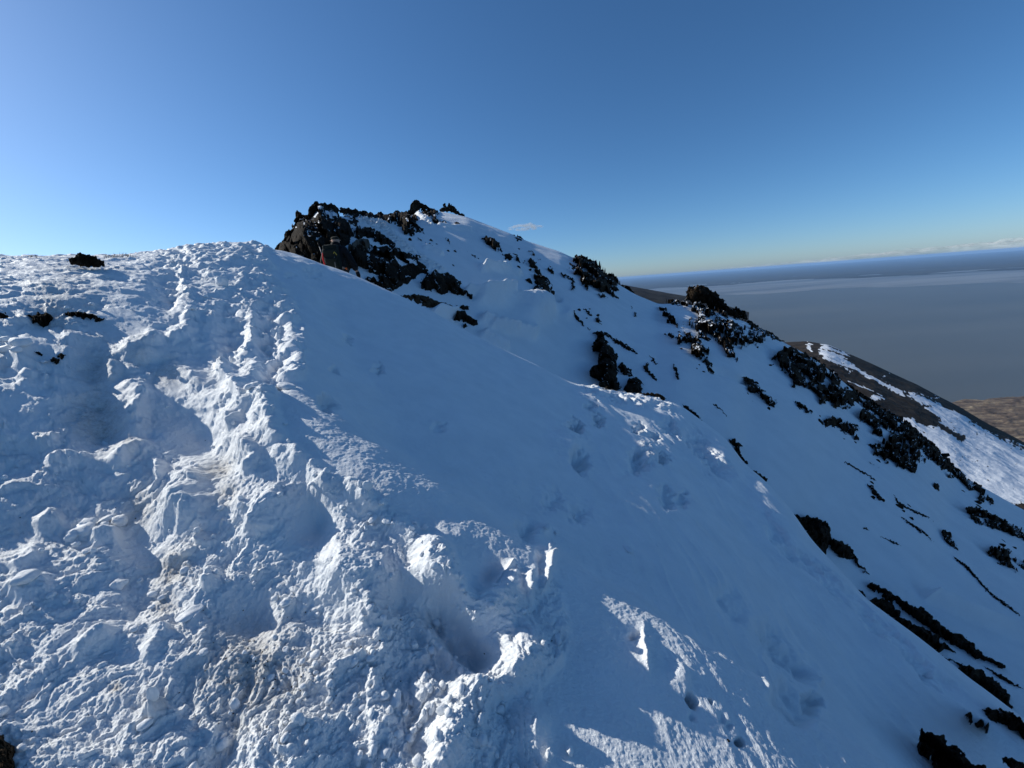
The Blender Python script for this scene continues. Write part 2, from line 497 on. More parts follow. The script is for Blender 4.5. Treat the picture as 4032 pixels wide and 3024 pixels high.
# --- trampled trail up to the crest
add_ridge(C1([(1690, 400), (1770, 560), (1790, 800), (1760, 960), (1690, 1090)]), 75, -0.30)
add_ridge(C1([(1975, 560), (1990, 700), (1985, 900), (1965, 975)]), 14, 0.07, True)
add_ridge(C1([(1440, 420), (1500, 560), (1480, 780), (1540, 930)]), 55, -0.20)
add_ridge(C1([(1120, 300), (1090, 400), (1200, 470)]), 60, -0.16)
add_ridge(C1([(1190, 180), (1185, 320), (1235, 450), (1280, 510)]), 15, 0.09, True)
add_ridge(C1([(1620, 250), (1560, 370), (1590, 470)]), 16, 0.09, True)
add_ridge(C1([(1660, 490), (1640, 620), (1645, 740), (1560, 830)]), 18, 0.10, True)
add_ridge(C1([(1290, 520), (1230, 600), (1200, 700), (1060, 735)]), 30, 0.11)
add_ridge(C1([(1060, 690), (950, 770), (760, 830)]), 45, 0.13)
add_ridge(C1([(740, 830), (715, 900), (720, 970)]), 26, 0.10)
add_ridge(C1([(1000, 960), (900, 1090), (900, 1240), (780, 1340)]), 38, 0.13)
add_ridge(C1([(1000, 1390), (830, 1470), (740, 1600)]), 36, 0.11)
add_ridge(C1([(1400, 800), (1450, 900), (1560, 1050), (1630, 1180)]), 24, 0.12)
add_ridge(C1([(1060, 890), (1200, 960), (1400, 985)]), 30, 0.09)
add_ridge(C1([(1600, 1330), (1650, 1480), (1600, 1640)]), 34, 0.13)
add_ridge(C1([(1480, 1180), (1500, 1260), (1600, 1250)]), 26, 0.09)
add_ridge(C1([(1960, 960), (1800, 1000), (1795, 1110), (1720, 1190)]), 20, 0.13, True)
add_ridge(C1([(1720, 1190), (1810, 1260)]), 25, 0.08)
add_bump(C1([(165, 830)])[0], 55, 0.12); add_bump(C1([(150, 890)])[0], 45, 0.07)
add_ridge(C1([(100, 985), (250, 960), (420, 985)]), 26, 0.09)
add_ridge(C1([(10, 650), (120, 620), (220, 630)]), 24, 0.08)
add_ridge(C1([(190, 1380), (400, 1372)]), 24, 0.08)
add_ridge(C1([(280, 1540), (450, 1480), (610, 1490)]), 26, 0.10)
add_ridge(C1([(720, 640), (640, 800), (580, 1100), (660, 1350), (620, 1560)]), 100, -0.14)
add_bump(C1([(1270, 1320)])[0], 95, -0.20); add_bump(C1([(1420, 1490)])[0], 70, -0.14)
add_bump(C1([(1330, 860)])[0], 60, -0.10)
add_ridge(C1([(1100, 1640), (1230, 1590), (1330, 1640)]), 26, 0.10)
add_ridge(C1([(1050, 1480), (1040, 1580), (1080, 1659)]), 22, 0.09)
add_bump(C1([(1560, 150)])[0], 150, 0.06); add_bump(C1([(1040, 190)])[0], 70, 0.07)
# --- lower left
for q in ([(160, 275), (260, 240), (390, 175)], [(50, 530), (150, 450), (250, 365)], [(500, 345), (610, 300), (720, 290)], [(20, 650), (180, 610), (330, 560)],
          [(380, 1025), (540, 930), (700, 810)], [(860, 1400), (920, 1290), (910, 1240)], [(820, 1060), (900, 900), (1000, 820)]):
    add_ridge(C5(q), 30, 0.09)
add_bump(C5([(1080, 110)])[0], 90, 0.16); add_ridge(C5([(1170, 275), (1160, 370)]), 14, 0.10, True)
add_ridge(C5([(1160, 380), (1040, 430), (890, 480)]), 26, 0.08); add_ridge(C5([(1240, 480), (1220, 600), (1170, 640)]), 24, 0.09)
add_bump(C5([(820, 330)])[0], 150, -0.13, 0.6, 60); add_bump(C5([(1430, 760)])[0], 120, -0.13); add_bump(C5([(1820, 200)])[0], 95, -0.18, 0.7, 70)
add_bump(C5([(780, 640)])[0], 90, -0.09); add_bump(C5([(1300, 620)])[0], 100, 0.09); add_bump(C5([(1570, 130)])[0], 60, 0.10)
add_ridge(C5([(1380, 60), (1480, 200), (1520, 350)]), 40, 0.10)
# --- the bank of broken snow beside the trail, and the deep boot hole in it
for x, y, r, h in ((200, 560, 120, .12), (250, 800, 95, .12), (560, 540, 90, .15), (700, 600, 70, .12), (640, 380, 70, .07), (980, 720, 85, .10), (1120, 960, 95, .13), (1060, 1110, 70, .10), (800, 1240, 85, .11), (690, 1480, 85, .13),
                   (1160, 1440, 70, .08), (930, 1240, 60, .07), (560, 1200, 45, .06), (640, 1620, 70, .09), (60, 520, 90, .08)):
    add_bump(C6([(x, y)])[0], r, 1.3 * h)
add_ridge(C6([(560, 640), (690, 800), (830, 980), (930, 1100)]), 58, -0.19, crisp=True)
add_bump(C6([(850, 960)])[0], 60, -0.05); add_bump(C6([(400, 700)])[0], 60, -0.10); add_bump(C6([(480, 430)])[0], 55, -0.04)
add_ridge(C6([(400, 640), (520, 850), (760, 1090)]), 16, 0.05)
add_ridge(C6([(1050, 440), (1010, 540), (920, 640)]), 14, 0.10, True)
add_ridge(C6([(1325, 320), (1290, 440), (1265, 560), (1230, 680)]), 15, 0.09, True)
add_ridge(C6([(1155, 480), (1150, 600), (1160, 760)]), 20, 0.08)
add_ridge(C6([(1265, 370), (1225, 540)]), 26, -0.13); add_bump(C6([(940, 545)])[0], 42, -0.10)
add_bump(C6([(1145, 280)])[0], 34, -0.17); add_bump(C6([(1300, 100)])[0], 38, -0.12); add_bump(C6([(1450, 180)])[0], 34, -0.12)
add_bump(C6([(1240, 280)])[0], 24, 0.07); add_bump(C6([(1170, 70)])[0], 60, -0.06)
add_ridge(C6([(1832, 770), (1822, 920), (1830, 1060), (1870, 1180)]), 13, 0.075, True); add_bump(C6([(1790, 880)])[0], 26, -0.07)
# --- boot prints and wind scallops on the smooth side
for q, w, h in ((C3([(1180, 1230), (1290, 1390)]), 22, -.10), (C3([(1310, 1280), (1400, 1390), (1520, 1540), (1660, 1650)]), 32, -.12), (C7([(0, 10), (85, 160)]), 28, -.10), (C7([(110, 50), (150, 150)]), 20, -.07),
                (C7([(480, 50), (600, 180), (740, 380), (960, 540), (1200, 770), (1400, 930), (1570, 1110), (1720, 1220), (1900, 1350)]), 26, -.08),
                (C7([(560, 780), (680, 940), (800, 1070), (900, 1150)]), 38, -.13), (C7([(640, 1160), (780, 1300), (900, 1400)]), 40, -.07), (C7([(330, 560), (400, 720), (520, 820)]), 34, -.06), (C3([(1000, 1440), (1040, 1600)]), 36, -.13),
                (C7([(250, 440), (340, 600), (400, 730), (520, 825)]), 12, .045), (C7([(560, 840), (600, 920), (590, 1030), (640, 1190), (780, 1340), (900, 1480)]), 12, .05), (C7([(820, 1230), (850, 1310)]), 14, .012)):
    add_ridge(q, w, (2.3 if h < 0 else 0.6) * h, crisp=h < -0.05 and w < 33)
for x, y, r, h in ((620, 1300, 28, -.10), (750, 1250, 22, -.08), (705, 1150, 18, -.06), (640, 1510, 40, -.12), (1000, 1310, 17, -.06), (1040, 1295, 15, -.06), (1125, 1365, 18, -.06), (1170, 1505, 20, -.07), (1070, 1470, 30, .05), (560, 1420, 70, .05)):
    add_bump(C3([(x, y)])[0], 1.1 * r, 3.2 * h, 0.7, 50, 4 if h < 0 else 2)
    if h < -0.055: add_bump((C3([(x, y)])[0][0] + 0.9 * r, C3([(x, y)])[0][1] + 0.9 * r), 0.7 * r, 0.05, 0.6, 40)
for x, y, r, h in ((175, 1260, 30, -.17), (300, 1272, 12, -.04), (445, 1535, 20, -.09), (350, 1370, 26, -.018), (395, 1420, 22, -.018), (180, 1350, 22, -.02), (890, 1265, 46, -.12), (1570, 1108, 18, -.10), (640, 930, 26, -.08), (100, 1120, 60, .04), (920, 1150, 26, .05)):
    add_bump(C7([(x, y)])[0], 0.85 * r, 1.5 * h, 0.75, 60, 4 if h < 0 else 2)
for x, y, r, h in ((1367, 1340, 20, -.07), (1485, 1455, 24, -.06), (1318, 1452, 18, -.05), (1290, 1590, 34, -.08), (1240, 1075, 34, -.05), (1140, 1082, 18, -.05), (1730, 1680, 26, -.03)):
    add_bump((x, y), r, 2.2 * h, 0.7, 30, 4)

# --- random relief
wx = X + 0.10 * fbm(X * 2.1, Y * 2.1, 3, 41); wy = Y + 0.10 * fbm(X * 2.1 + 5, Y * 2.1, 3, 42)
near = np.clip(RR / 3.0, 0.55, 1.6)
amp = 0.6 + 0.4 * sstep(-0.3, 0.5, fbm(X * 0.8, Y * 0.8, 2, 52))
# worn smooth where boots and wind have packed it: hollows of the trail and drifts between the clods
calm = np.zeros(X.shape, np.float32)
for p, r in ((C1([(600, 1020)])[0], 170), (C1([(560, 1330)])[0], 120), (C1([(1250, 1330)])[0], 120), (C1([(1760, 800)])[0], 110), (C1([(1480, 650)])[0], 60), (C1([(250, 740)])[0], 90), (C1([(150, 1180)])[0], 120), (C1([(800, 640)])[0], 90), (C1([(1150, 1020)])[0], 60),
             (C5([(790, 330)])[0], 150), (C5([(1430, 770)])[0], 120), (C5([(1820, 220)])[0], 110), (C5([(1050, 180)])[0], 50), (C5([(600, 620)])[0], 70), (C5([(780, 960)])[0], 80), (C5([(160, 400)])[0], 90), (C6([(450, 660)])[0], 80), (C6([(850, 950)])[0], 90), (C6([(1180, 1250)])[0], 80), (C6([(1200, 500)])[0], 60), (C1([(2000, 1250)])[0], 130), (C1([(1900, 1500)])[0], 110)):
    calm = np.maximum(calm, np.exp(-(((wu - p[0]) ** 2 + (wv - p[1]) ** 2) / r ** 2) ** 1.5))
amp = amp * (1 - 0.78 * calm)
# a second, finer warp so that the clods come out ragged
vx = wx + 0.035 * fbm(X * 8, Y * 8, 3, 43); vy = wy + 0.035 * fbm(X * 8 + 3, Y * 8, 3, 44)
RN = (0.062 * (billow(vx * 1.5, vy * 1.5, 2, 11) - 0.35)
      + 0.040 * fbm(vx * 3.4, vy * 3.4, 5, 12, 0.56) + 0.013 * (ridged(vx * 7, vy * 7, 3, 13) - 0.9)
      + 0.0062 * fbm(vx * 26, vy * 26, 3, 14, 0.6) * sstep(9, 5, RR)) * amp + (0.0045 * fbm(X * 60, Y * 60, 3, 16, 0.6)) * sstep(5, 2.5, RR) * (0.45 + 0.55 * amp)
# streaky wind-cut ribs on the left, running up to the right
_d = (fg_hit(450, 2430) - fg_hit(300, 2500))[:2]; _d /= np.hypot(*_d)
AL = wx * _d[0] + wy * _d[1]; AC = -wx * _d[1] + wy * _d[0]
leftz = sstep(1000, 560, U) * sstep(1650, 1950, V)
RN += leftz * 0.015 * (ridged(AC / 0.24, AL / 0.62, 3, 18) - 0.95)
RN += leftz * 0.005 * (ridged(AC / 0.09, AL / 0.2, 2, 19) - 0.95)
clump = sstep(0.05, 0.5, fbm(X * 1.4, Y * 1.4, 3, 51)) * (1 - 0.8 * calm)
ragged = 1 + 0.7 * fbm(X * 20, Y * 20, 3, 45)
RN += (0.055 * bumps(vx * 8, vy * 8, 21, 0.22) + 0.036 * bumps(vx * 17, vy * 17, 22, 0.28)) * (0.3 + clump) * ragged
RN += 0.014 * bumps(vx * 36, vy * 36, 23, 0.35) * clump * ragged * sstep(6, 3.5, RR)
# crests of the broken bank along the edge of the trail
edge = np.exp(-((sd - 55) / 60) ** 2)
edge = edge * (1 - 0.75 * sstep(1850, 2080, U))
RN += edge * (0.05 + 0.05 * fbm(X * 5, Y * 5, 3, 61) + 0.05 * bumps(vx * 7, vy * 7, 24, 0.45) * ragged)
# the flatter, icier ground by the left crest
flat = sstep(1250, 1130, V) * sstep(700, 560, U)
RN = RN * (1 - 0.55 * flat) + flat * (0.02 * ridged(X * 3.2, Y * 3.2, 4, 63))
SN = (0.030 * fbm(X * 0.75, Y * 0.75, 3, 81) + 0.006 * fbm(X * 3.1 - Y * 1.2, Y * 3.1 + X, 3, 82)
      + 0.0024 * fbm(X * 22, Y * 22, 3, 83) + 0.0016 * fbm(X * 60, Y * 60, 2, 84) * sstep(5, 2.5, RR))
# wind flutes running down the fall line of the smooth side
_e = (fg_hit(3000, 2150) - fg_hit(2780, 1830))[:2]; _e /= np.hypot(*_e)
EL = X * _e[0] + Y * _e[1]; EC = -X * _e[1] + Y * _e[0]; EC = EC + 0.12 * fbm(X * 0.8, Y * 0.8, 2, 86)
SN += (0.015 * (ridged(EC / 0.55, EL / 4.0, 3, 87) - 0.95) + 0.007 * fbm(EC / 0.16, EL / 1.6, 3, 88)) * sstep(2000, 2700, U)
H += (rough * RN + (1 - rough) * SN) * FRONT + (1 - FRONT) * 0.05 * fbm(X, Y, 3, 85)
crest_keep = 1 - 0.75 * np.exp(-((RHO - 1.0) / 0.12) ** 2) * (1 - rough)     # keep the clean shoulder line
H *= crest_keep
# --- the lip that stands up into the sun at the far end of the slope
add_ridge(C3([(600, 1040), (720, 1062), (900, 1108), (1040, 1128), (1210, 1140)]), 13, 0.16, nz=0.3)
add_ridge(C3([(1090, 1120), (1180, 1150), (1260, 1200)]), 10, 0.10, nz=0.3)
# --- the finished surface
G = BASE + NRM * H[..., None]
dirt = np.zeros(X.shape, np.float32)
for p, r, a in ((C5([(1000, 520)])[0], 75, .9), (C5([(960, 690)])[0], 60, .8), (C5([(1450, 1080)])[0], 190, .9), (C5([(1750, 1150)])[0], 90, .6), (C5([(900, 1290)])[0], 60, .8), (C5([(690, 1190)])[0], 30, 1.0),
                (C1([(620, 1200)])[0], 130, .7), (C1([(1400, 1520)])[0], 60, .7), (C1([(620, 900)])[0], 110, .55), (C1([(1130, 950)])[0], 60, .7), (C1([(850, 1420)])[0], 50, .7), (C1([(340, 520)])[0], 90, .8), (C5([(1340, 80)])[0], 55, .8), (C5([(800, 120)])[0], 70, .7), (C1([(900, 820)])[0], 60, .5), (C1([(500, 350)])[0], 120, .4)):
    dirt = np.maximum(dirt, a * np.exp(-(((wu - p[0]) ** 2 + (wv - p[1]) ** 2) / r ** 2)))
dirt = np.clip(dirt * (1.0 - 4.0 * np.clip(H, -0.1, 0.2)) + 0.10 * rough * sstep(0.1, 0.6, fbm(X * 2, Y * 2, 3, 91)), 0, 1) * FRONT
soil = np.zeros(X.shape, np.float32)
ground = grid_mesh('ground', G, M_SNOW, attrs={'dirt': dirt, 'soil': soil})
tag(ground, kind='structure')

# ------------------------------------------------------------------ the ridge beyond the saddle
nc2 = int(1100 * QUALITY); nr2 = int(620 * QUALITY)
ph2 = np.arctan(np.linspace(math.tan(-0.75), math.tan(1.12), nc2))
q = np.linspace(0, 1, nr2)
PH2, Q2 = np.meshgrid(ph2, q)
A_, B_, K_, R2_, RB_ = bg_par(PH2)
# rows evenly spaced in sight angle between foot and crest, then over the back
ratio = RB_ / R2_
lin = Q2 / 0.86
s_ = np.minimum(lin, 1.0)
inv = 1 / (RB_ * 0.8) + (1 / R2_ - 1 / (RB_ * 0.8)) * s_
RR2 = np.where(lin <= 1, 1 / inv, R2_ * (1 + (lin - 1) * 2.6))
X2 = (RR2 * np.sin(PH2)); Y2 = (RR2 * np.cos(PH2)); Z2 = bg_z(RR2, PH2)
B2 = np.stack([X2, Y2, Z2], -1); N2 = grid_normals(B2)
sc = np.clip(RR2 / 30, 0.4, 4)
h2 = 0.05 * sc * fbm(X2 / 6, Y2 / 6, 4, 101) + 0.012 * sc * fbm(X2 / 1.5, Y2 / 1.5, 3, 104) + 0.02 * sc * ridged((X2 * 0.8 - Y2 * 0.3) / 3, (Y2 + X2 * 0.4) / 9, 3, 107)
U2, V2 = project(B2); F2 = sstep(1.1, 1.0, RR2 / R2_)
def bg_line(pts, w, h, bump=0.0, size=3.0, sd_=0):
    global h2
    d, f = seg_dist(U2 + 8 * fbm(X2 / 2, Y2 / 2, 3, 121), V2 + 8 * fbm(X2 / 2 + 5, Y2 / 2, 3, 122), pts)
    m = np.exp(-(d / w) ** 2) * F2
    h2 = h2 + m * h
    if bump: h2 = h2 + m * bump * (bumps(X2 * size, Y2 * size, 131 + sd_, 0.8) + 0.5 * fbm(X2 * size * 2, Y2 * size * 2, 3, 133))
bg_line(C2([(915, 262), (1010, 280), (1120, 320), (1220, 420), (1340, 520), (1480, 620), (1600, 700)]), 20, 0.12, 0.34, 2.6)
def bg_bump(p, r, h, flat=1.0, ang=0.0):
    global h2
    du = U2 - p[0]; dv = V2 - p[1]; a = math.radians(ang)
    x = du * math.cos(a) + dv * math.sin(a); y = (-du * math.sin(a) + dv * math.cos(a)) / flat
    w = 6 * fbm(X2 / 2, Y2 / 2, 3, 141)
    h2 = h2 + h * np.exp(-(np.hypot(x + w, y + w) / r) ** 2) * F2
bg_line(C3([(10, 262), (90, 268), (200, 292), (240, 305)]), 10, 0.3)
bg_line(C3([(0, 455), (150, 468), (330, 490), (430, 540)]), 26, 0.6, 0.1, 2.0)
bg_bump(C3([(330, 560)])[0], 62, 0.75, 0.8, 20); bg_bump(C3([(560, 560)])[0], 22, 0.25)
bg_line(C3([(0, 590), (120, 640), (310, 685)]), 16, 0.45, 0.1, 3.0); bg_line(C3([(60, 640), (200, 672)]), 8, 0.2, 0.1, 3.0); bg_line(C3([(0, 705), (80, 750), (140, 780)]), 14, 0.4, 0.1, 3.0)
bg_line(C2([(1850, 880), (1950, 910), (2100, 925), (2212, 935)]), 10, 0.5); bg_line(C2([(2000, 680), (2100, 685), (2212, 690)]), 10, 0.28); bg_line(C2([(1590, 1045), (1660, 1070), (1740, 1075)]), 12, 0.4)
bg_line(C2([(1420, 210), (1480, 260), (1540, 300)]), 10, 0.3, 0.3, 1.5); bg_line(C2([(1640, 190), (1800, 260), (2000, 330), (2212, 400)]), 24, 0.12)
bg_line(C2([(1620, 310), (1720, 335), (1880, 358)]), 7, 0.3); bg_line(C2([(1490, 505), (1560, 535), (1630, 565)]), 6, 0.25)
bg_line(C7([(1550, 662), (1700, 735), (1900, 820), (2114, 905), (2300, 985)]), 15, 0.6)
bg_line(C3([(470, 440), (490, 455)]), 14, -0.4); bg_line(C3([(1500, 925), (1700, 985), (1760, 1010)]), 14, -0.35)
h2 *= 1 - 0.7 * np.exp(-((RR2 / R2_ - 1) / 0.12) ** 2)
mtn = grid_mesh('mountain_slope', B2 + N2 * h2[..., None], M_SNOW_FAR)
tag(mtn, kind='structure')
SEA = -820.0
# ------------------------------------------------------------------ sea
t = NT('silty_sea_water')
p = t.pos(0.002, 0.002, 0.002)
col = t.ramp(t.noise(0.35, 4, 0.55, t.pos(0.0006, 0.0022, 0.001)), [(0.35, (0.075, 0.080, 0.078)), (0.7, (0.10, 0.102, 0.094))])
t.bsdf(col, 0.42, 0.3, t.bump(t.noise(18, 3, 0.5, p), 0.06, 3.0))
n = 128
ang = np.linspace(0, 2 * math.pi, n + 1); rad = np.concatenate([[0.01], np.geomspace(300, 60000, 40)])
AA, RA = np.meshgrid(ang, rad)
sea = grid_mesh('sea', np.stack([RA * np.sin(AA), RA * np.cos(AA), np.full(RA.shape, SEA)], -1), t.m)
tag(sea, kind='structure')

def band(name, mat, phis, r0, r1, z, rows=60, relief=None):
    q = np.linspace(0, 1, rows)[:, None]
    r = r0[None] * (r1 / r0)[None] ** q
    P = np.repeat(phis[None], rows, 0)
    x = r * np.sin(P); y = r * np.cos(P)
    zz = np.full(r.shape, z) if relief is None else z + relief(x, y, q + 0 * r)
    return grid_mesh(name, np.stack([x, y, zz], -1), mat)

# tidal flats and the low wooded shore on the other side of the inlet
pf = np.linspace(-1.2, 1.3, 700)
t = NT('wet_tidal_mud')
col = t.ramp(t.noise(1.0, 6, 0.65, t.pos(0.00010, 0.0005, 0.001)), [(0.42, (0.085, 0.088, 0.088)), (0.62, (0.20, 0.20, 0.195))])
t.bsdf(col, 0.45, 0.4)
sh0 = 16500 * (1 + 0.16 * fbm(pf * 2.4, pf * 0 + 1, 4, 201) - 0.08 * np.sin(pf * 3))
sh1 = 25000 * (1 + 0.10 * fbm(pf * 4, pf * 0 + 7, 5, 203))
flats = tag(band('tidal_flat', t.m, pf, sh0, sh1 * 1.1, SEA + 1.5), kind='structure')
t = NT('winter_woodland')
col = t.ramp(t.noise(1.0, 6, 0.65, t.pos(0.0005, 0.0005, 0.001)), [(0.35, (0.025, 0.030, 0.028)), (0.7, (0.06, 0.06, 0.055))])
t.bsdf(col, 0.9, 0.1)
tag(band('far_shore', t.m, pf, sh1, np.full(pf.shape, 149000.0), SEA + 4, 60, lambda x, y, q: 220 * q ** 3 + 25 * np.sqrt(q) + 18 * fbm(x / 3000, y / 3000, 3, 207)), kind='structure')
# bank of bright cloud lying on the horizon beyond it
t = NT('hazy_cloud')
d = t.n('ShaderNodeBsdfDiffuse'); d.inputs['Color'].default_value = (0.85, 0.85, 0.85, 1)
tr = t.n('ShaderNodeBsdfTransparent')
mx = t.n('ShaderNodeMixShader')
al = t.ramp(t.noise(1.0, 6, 0.62, t.pos(0.00008, 0.00008, 0.0005)), [(0.3, (0.0, 0.0, 0.0)), (0.75, (0.30, 0.30, 0.30))])
t.l(al, mx.inputs[0]); t.l(tr.outputs[0], mx.inputs[1]); t.l(d.outputs[0], mx.inputs[2]); t.l(mx.outputs[0], t.out.inputs['Surface'])
pm = np.linspace(0.45, 1.3, 400)
def mrel(x, y, q):
    ph = np.arctan2(x, y)
    return np.sin(q * math.pi) * (1500 + 3300 * sstep(0.5, 1.0, ph)) * (0.55 + 0.45 * billow(x / 9000, y / 9000, 5, 211)) - 600
bank = band('cloud_bank', t.m, pm, np.full(pm.shape, 215000.0), np.full(pm.shape, 250000.0), 0.0, 50, mrel)
tag(bank, 'long pale bank of cloud lying along the horizon beyond the far shore', 'cloud')

# ------------------------------------------------------------------ spurs of our own mountain, lower down
def spur(name, pts, foot, Tlow, mat, rows=240, cols=500, relief=0.0, seed=0, attrs=None, back=1.5):
    c = smooth_curve(curve(pts), 0.004)
    p0, p1 = curve(pts)[0][[0, -1]]
    ph = np.linspace(p0, p1, cols)
    T2 = interp(ph, c, 1); r2 = interp(ph, c, 2); rb = r2 * foot; Tb = T2 - Tlow
    B = (T2 - Tb) * rb * r2 ** 2 / (r2 - rb) ** 2; A = T2 + 2 * B / r2; K = B / r2 ** 2
    q = np.linspace(0, 1, rows)[:, None]; lin = q / 0.85; s = np.minimum(lin, 1)
    inv = 1 / rb + (1 / r2 - 1 / rb) * s
    r = np.where(lin <= 1, 1 / inv, r2 * (1 + (lin - 1) * back * 2))
    P = np.repeat(ph[None], rows, 0); x = r * np.sin(P); y = r * np.cos(P); z = -B + A * r - K * r * r
    b = np.stack([x, y, z], -1); nn = grid_normals(b)
    L = r2.mean()
    h = relief * L * (fbm(x / L * 14, y / L * 14, 5, seed) + 0.5 * ridged(x / L * 22, y / L * 22, 4, seed + 5) - 0.5)
    h *= 1 - 0.6 * np.exp(-((r / r2 - 1) / 0.1) ** 2)
    U_, V_ = project(b)
    at = attrs(U_, V_, x, y, h, L) if attrs else None
    return tag(grid_mesh(name, b + nn * h[..., None], mat, attrs=at), kind='structure')

# low dark hill seen in the gap left of the rock tower
t = NT('dark_hillside')
t.bsdf(t.ramp(t.noise(1.0, 5, 0.6, t.pos(0.02, 0.02, 0.02)), [(0.4, (0.018, 0.017, 0.016)), (0.65, (0.05, 0.045, 0.04))]), 0.9, 0.1)
spur('hillside', [(2380, 1118, 2600), (2460, 1121, 2600), (2478, 1126, 2600), (2533, 1136, 2600), (2611, 1150, 2600), (2696, 1165, 2600), (2800, 1186, 2600), (2950, 1230, 2600)], 0.7, 0.06, t.m, 100, 200, 0.0012, 301)

# brown spur with wind-drifted snow
t = NT('snowy_tundra')
p = t.pos()
s = t.attr('snow')
nz = t.noise(0.9, 6, 0.68, t.pos(0.06, 0.06, 0.06))
f = t.math('ADD', s, t.math('MULTIPLY', t.math('SUBTRACT', nz, 0.5), 1.1))
tund = t.ramp(t.noise(1.0, 6, 0.7, t.pos(0.11, 0.11, 0.11)), [(0.3, (0.010, 0.008, 0.007)), (0.55, (0.034, 0.025, 0.018)), (0.75, (0.09, 0.066, 0.045))])
col = t.mix(t.ramp(f, [(0.42, (0, 0, 0)), (0.56, (1, 1, 1))]), tund, (0.82, 0.84, 0.87))
t.bsdf(col, 0.85, 0.15, t.bump(t.noise(1, 5, 0.6, t.pos(0.25, 0.25, 0.25)), 0.5, 1.2))
def spur_attr(u, v, x, y, h, L):
    wu_ = u + 12 * fbm(x / 30, y / 30, 3, 311); wv_ = v + 12 * fbm(x / 30 + 4, y / 30, 3, 313)
    s = np.zeros(u.shape)
    def strip(pts, w, a=1.0):
        nonlocal s
        d, fr = seg_dist(wu_, wv_, pts); s = np.maximum(s, a * np.exp(-(d / w) ** 2))
    big = poly_sd(wu_, wv_, C4([(1060, 1230), (1200, 1240), (1330, 1270), (1240, 1180), (1050, 1060), (1150, 1060), (1300, 1120), (1450, 1190), (1600, 1290), (1750, 1370), (1900, 1440), (2000, 1480), (2000, 1800), (1300, 1800), (1060, 1300)]))
    s = np.maximum(s, sstep(-14, 22, big) * 0.95)
    strip(C4([(570, 765), (640, 790), (720, 820)]), 13); strip(C4([(555, 805), (640, 850), (760, 900)]), 17); strip(C4([(760, 900), (900, 980), (1080, 1080)]), 9)
    strip(C4([(600, 940), (640, 945)]), 8); strip(C4([(720, 1010), (830, 1040), (950, 1085)]), 6, .9); strip(C4([(880, 1110), (980, 1115)]), 6, .9); strip(C4([(470, 755), (480, 790)]), 9)
    strip(C4([(1270, 1115), (1320, 1095)]), 4, .7); strip(C4([(940, 980), (1000, 955)]), 4, .6)
    for q in ([(1350, 1300), (1440, 1340), (1480, 1360)], [(1180, 1260), (1290, 1285)]):
        d, fr = seg_dist(wu_, wv_, C4(q)); s = s - 0.8 * np.exp(-(d / 14) ** 2)
    s = s + 0.35 * (fbm((u + v * 0.3) / 16, (v - 0.62 * u) / 9, 4, 317)) * (s > 0.15) - 0.12
    return {'snow': s}
spur('brown_ridge', [(3000, 1300, 700), (3060, 1352, 693), (3105, 1348, 688), (3175, 1344, 680), (3262, 1358, 670), (3358, 1400, 658), (3442, 1436, 649), (3539, 1482, 637), (3623, 1520, 628), (3696, 1560, 619), (3774, 1600, 610), (3864, 1654, 600), (3955, 1702, 589), (4032, 1744, 580), (4300, 1880, 549), (4700, 2080, 502)],
     0.36, 0.33, t.m, 420, 700, 0.0016, 303, spur_attr)

# bushy coastal flat below
t = NT('dry_coastal_scrub')
col = t.ramp(t.noise(1.0, 7, 0.72, t.pos(0.012, 0.03, 0.02)), [(0.32, (0.035, 0.026, 0.022)), (0.5, (0.12, 0.09, 0.07)), (0.66, (0.26, 0.20, 0.13)), (0.78, (0.75, 0.72, 0.66))])
t.bsdf(col, 0.9, 0.1, t.bump(t.noise(1, 5, 0.7, t.pos(0.05, 0.05, 0.05)), 0.8, 6.0))
pc = np.linspace(0.68, 1.25, 400)
edge_u = np.linspace(3700, 6200, 900); edge_v = np.interp(edge_u, [3700, 3770, 3790, 3860, 3925, 4032, 5000, 6200], [1590, 1578, 1574, 1578, 1570, 1560, 1500, 1420])
pe, Te = ray(edge_u, edge_v); o = np.argsort(pe)
rc = SEA / np.interp(pc, pe[o], Te[o])
rc = rc * (1 + 0.015 * fbm(pc * 40, pc * 0, 4, 331))
tag(band('coast', t.m, pc, np.full(pc.shape, 900.0), rc, SEA + 3, 300, lambda x, y, q: 22 * (1 - q) ** 0.5 + 9 * np.maximum(fbm(x / 60, y / 60, 4, 333), 0) * sstep(1.0, 0.97, q)), kind='structure')

# ------------------------------------------------------------------ air
def haze_box(density):
    t = NT('thin_blue_air')
    v = t.n('ShaderNodeVolumePrincipled')
    v.inputs['Color'].default_value = (0.34, 0.60, 1.0, 1); v.inputs['Density'].default_value = density
    v.inputs['Anisotropy'].default_value = 0.0
    t.l(v.outputs[0], t.out.inputs['Volume'])
    x = 150000.0; z0 = SEA - 260; z1 = 60.0
    V = np.array([(sx * x, sy * x, z) for z in (z0, z1) for sy in (-1, 1) for sx in (-1, 1)], float)
    q = np.array([(0, 2, 3, 1), (4, 5, 7, 6), (0, 1, 5, 4), (2, 6, 7, 3), (0, 4, 6, 2), (1, 3, 7, 5)])
    return tag(raw_mesh('haze', V, q, t.m, False), kind='stuff')
HAZE = True
if HAZE: haze_box(1.3e-5)
import bmesh
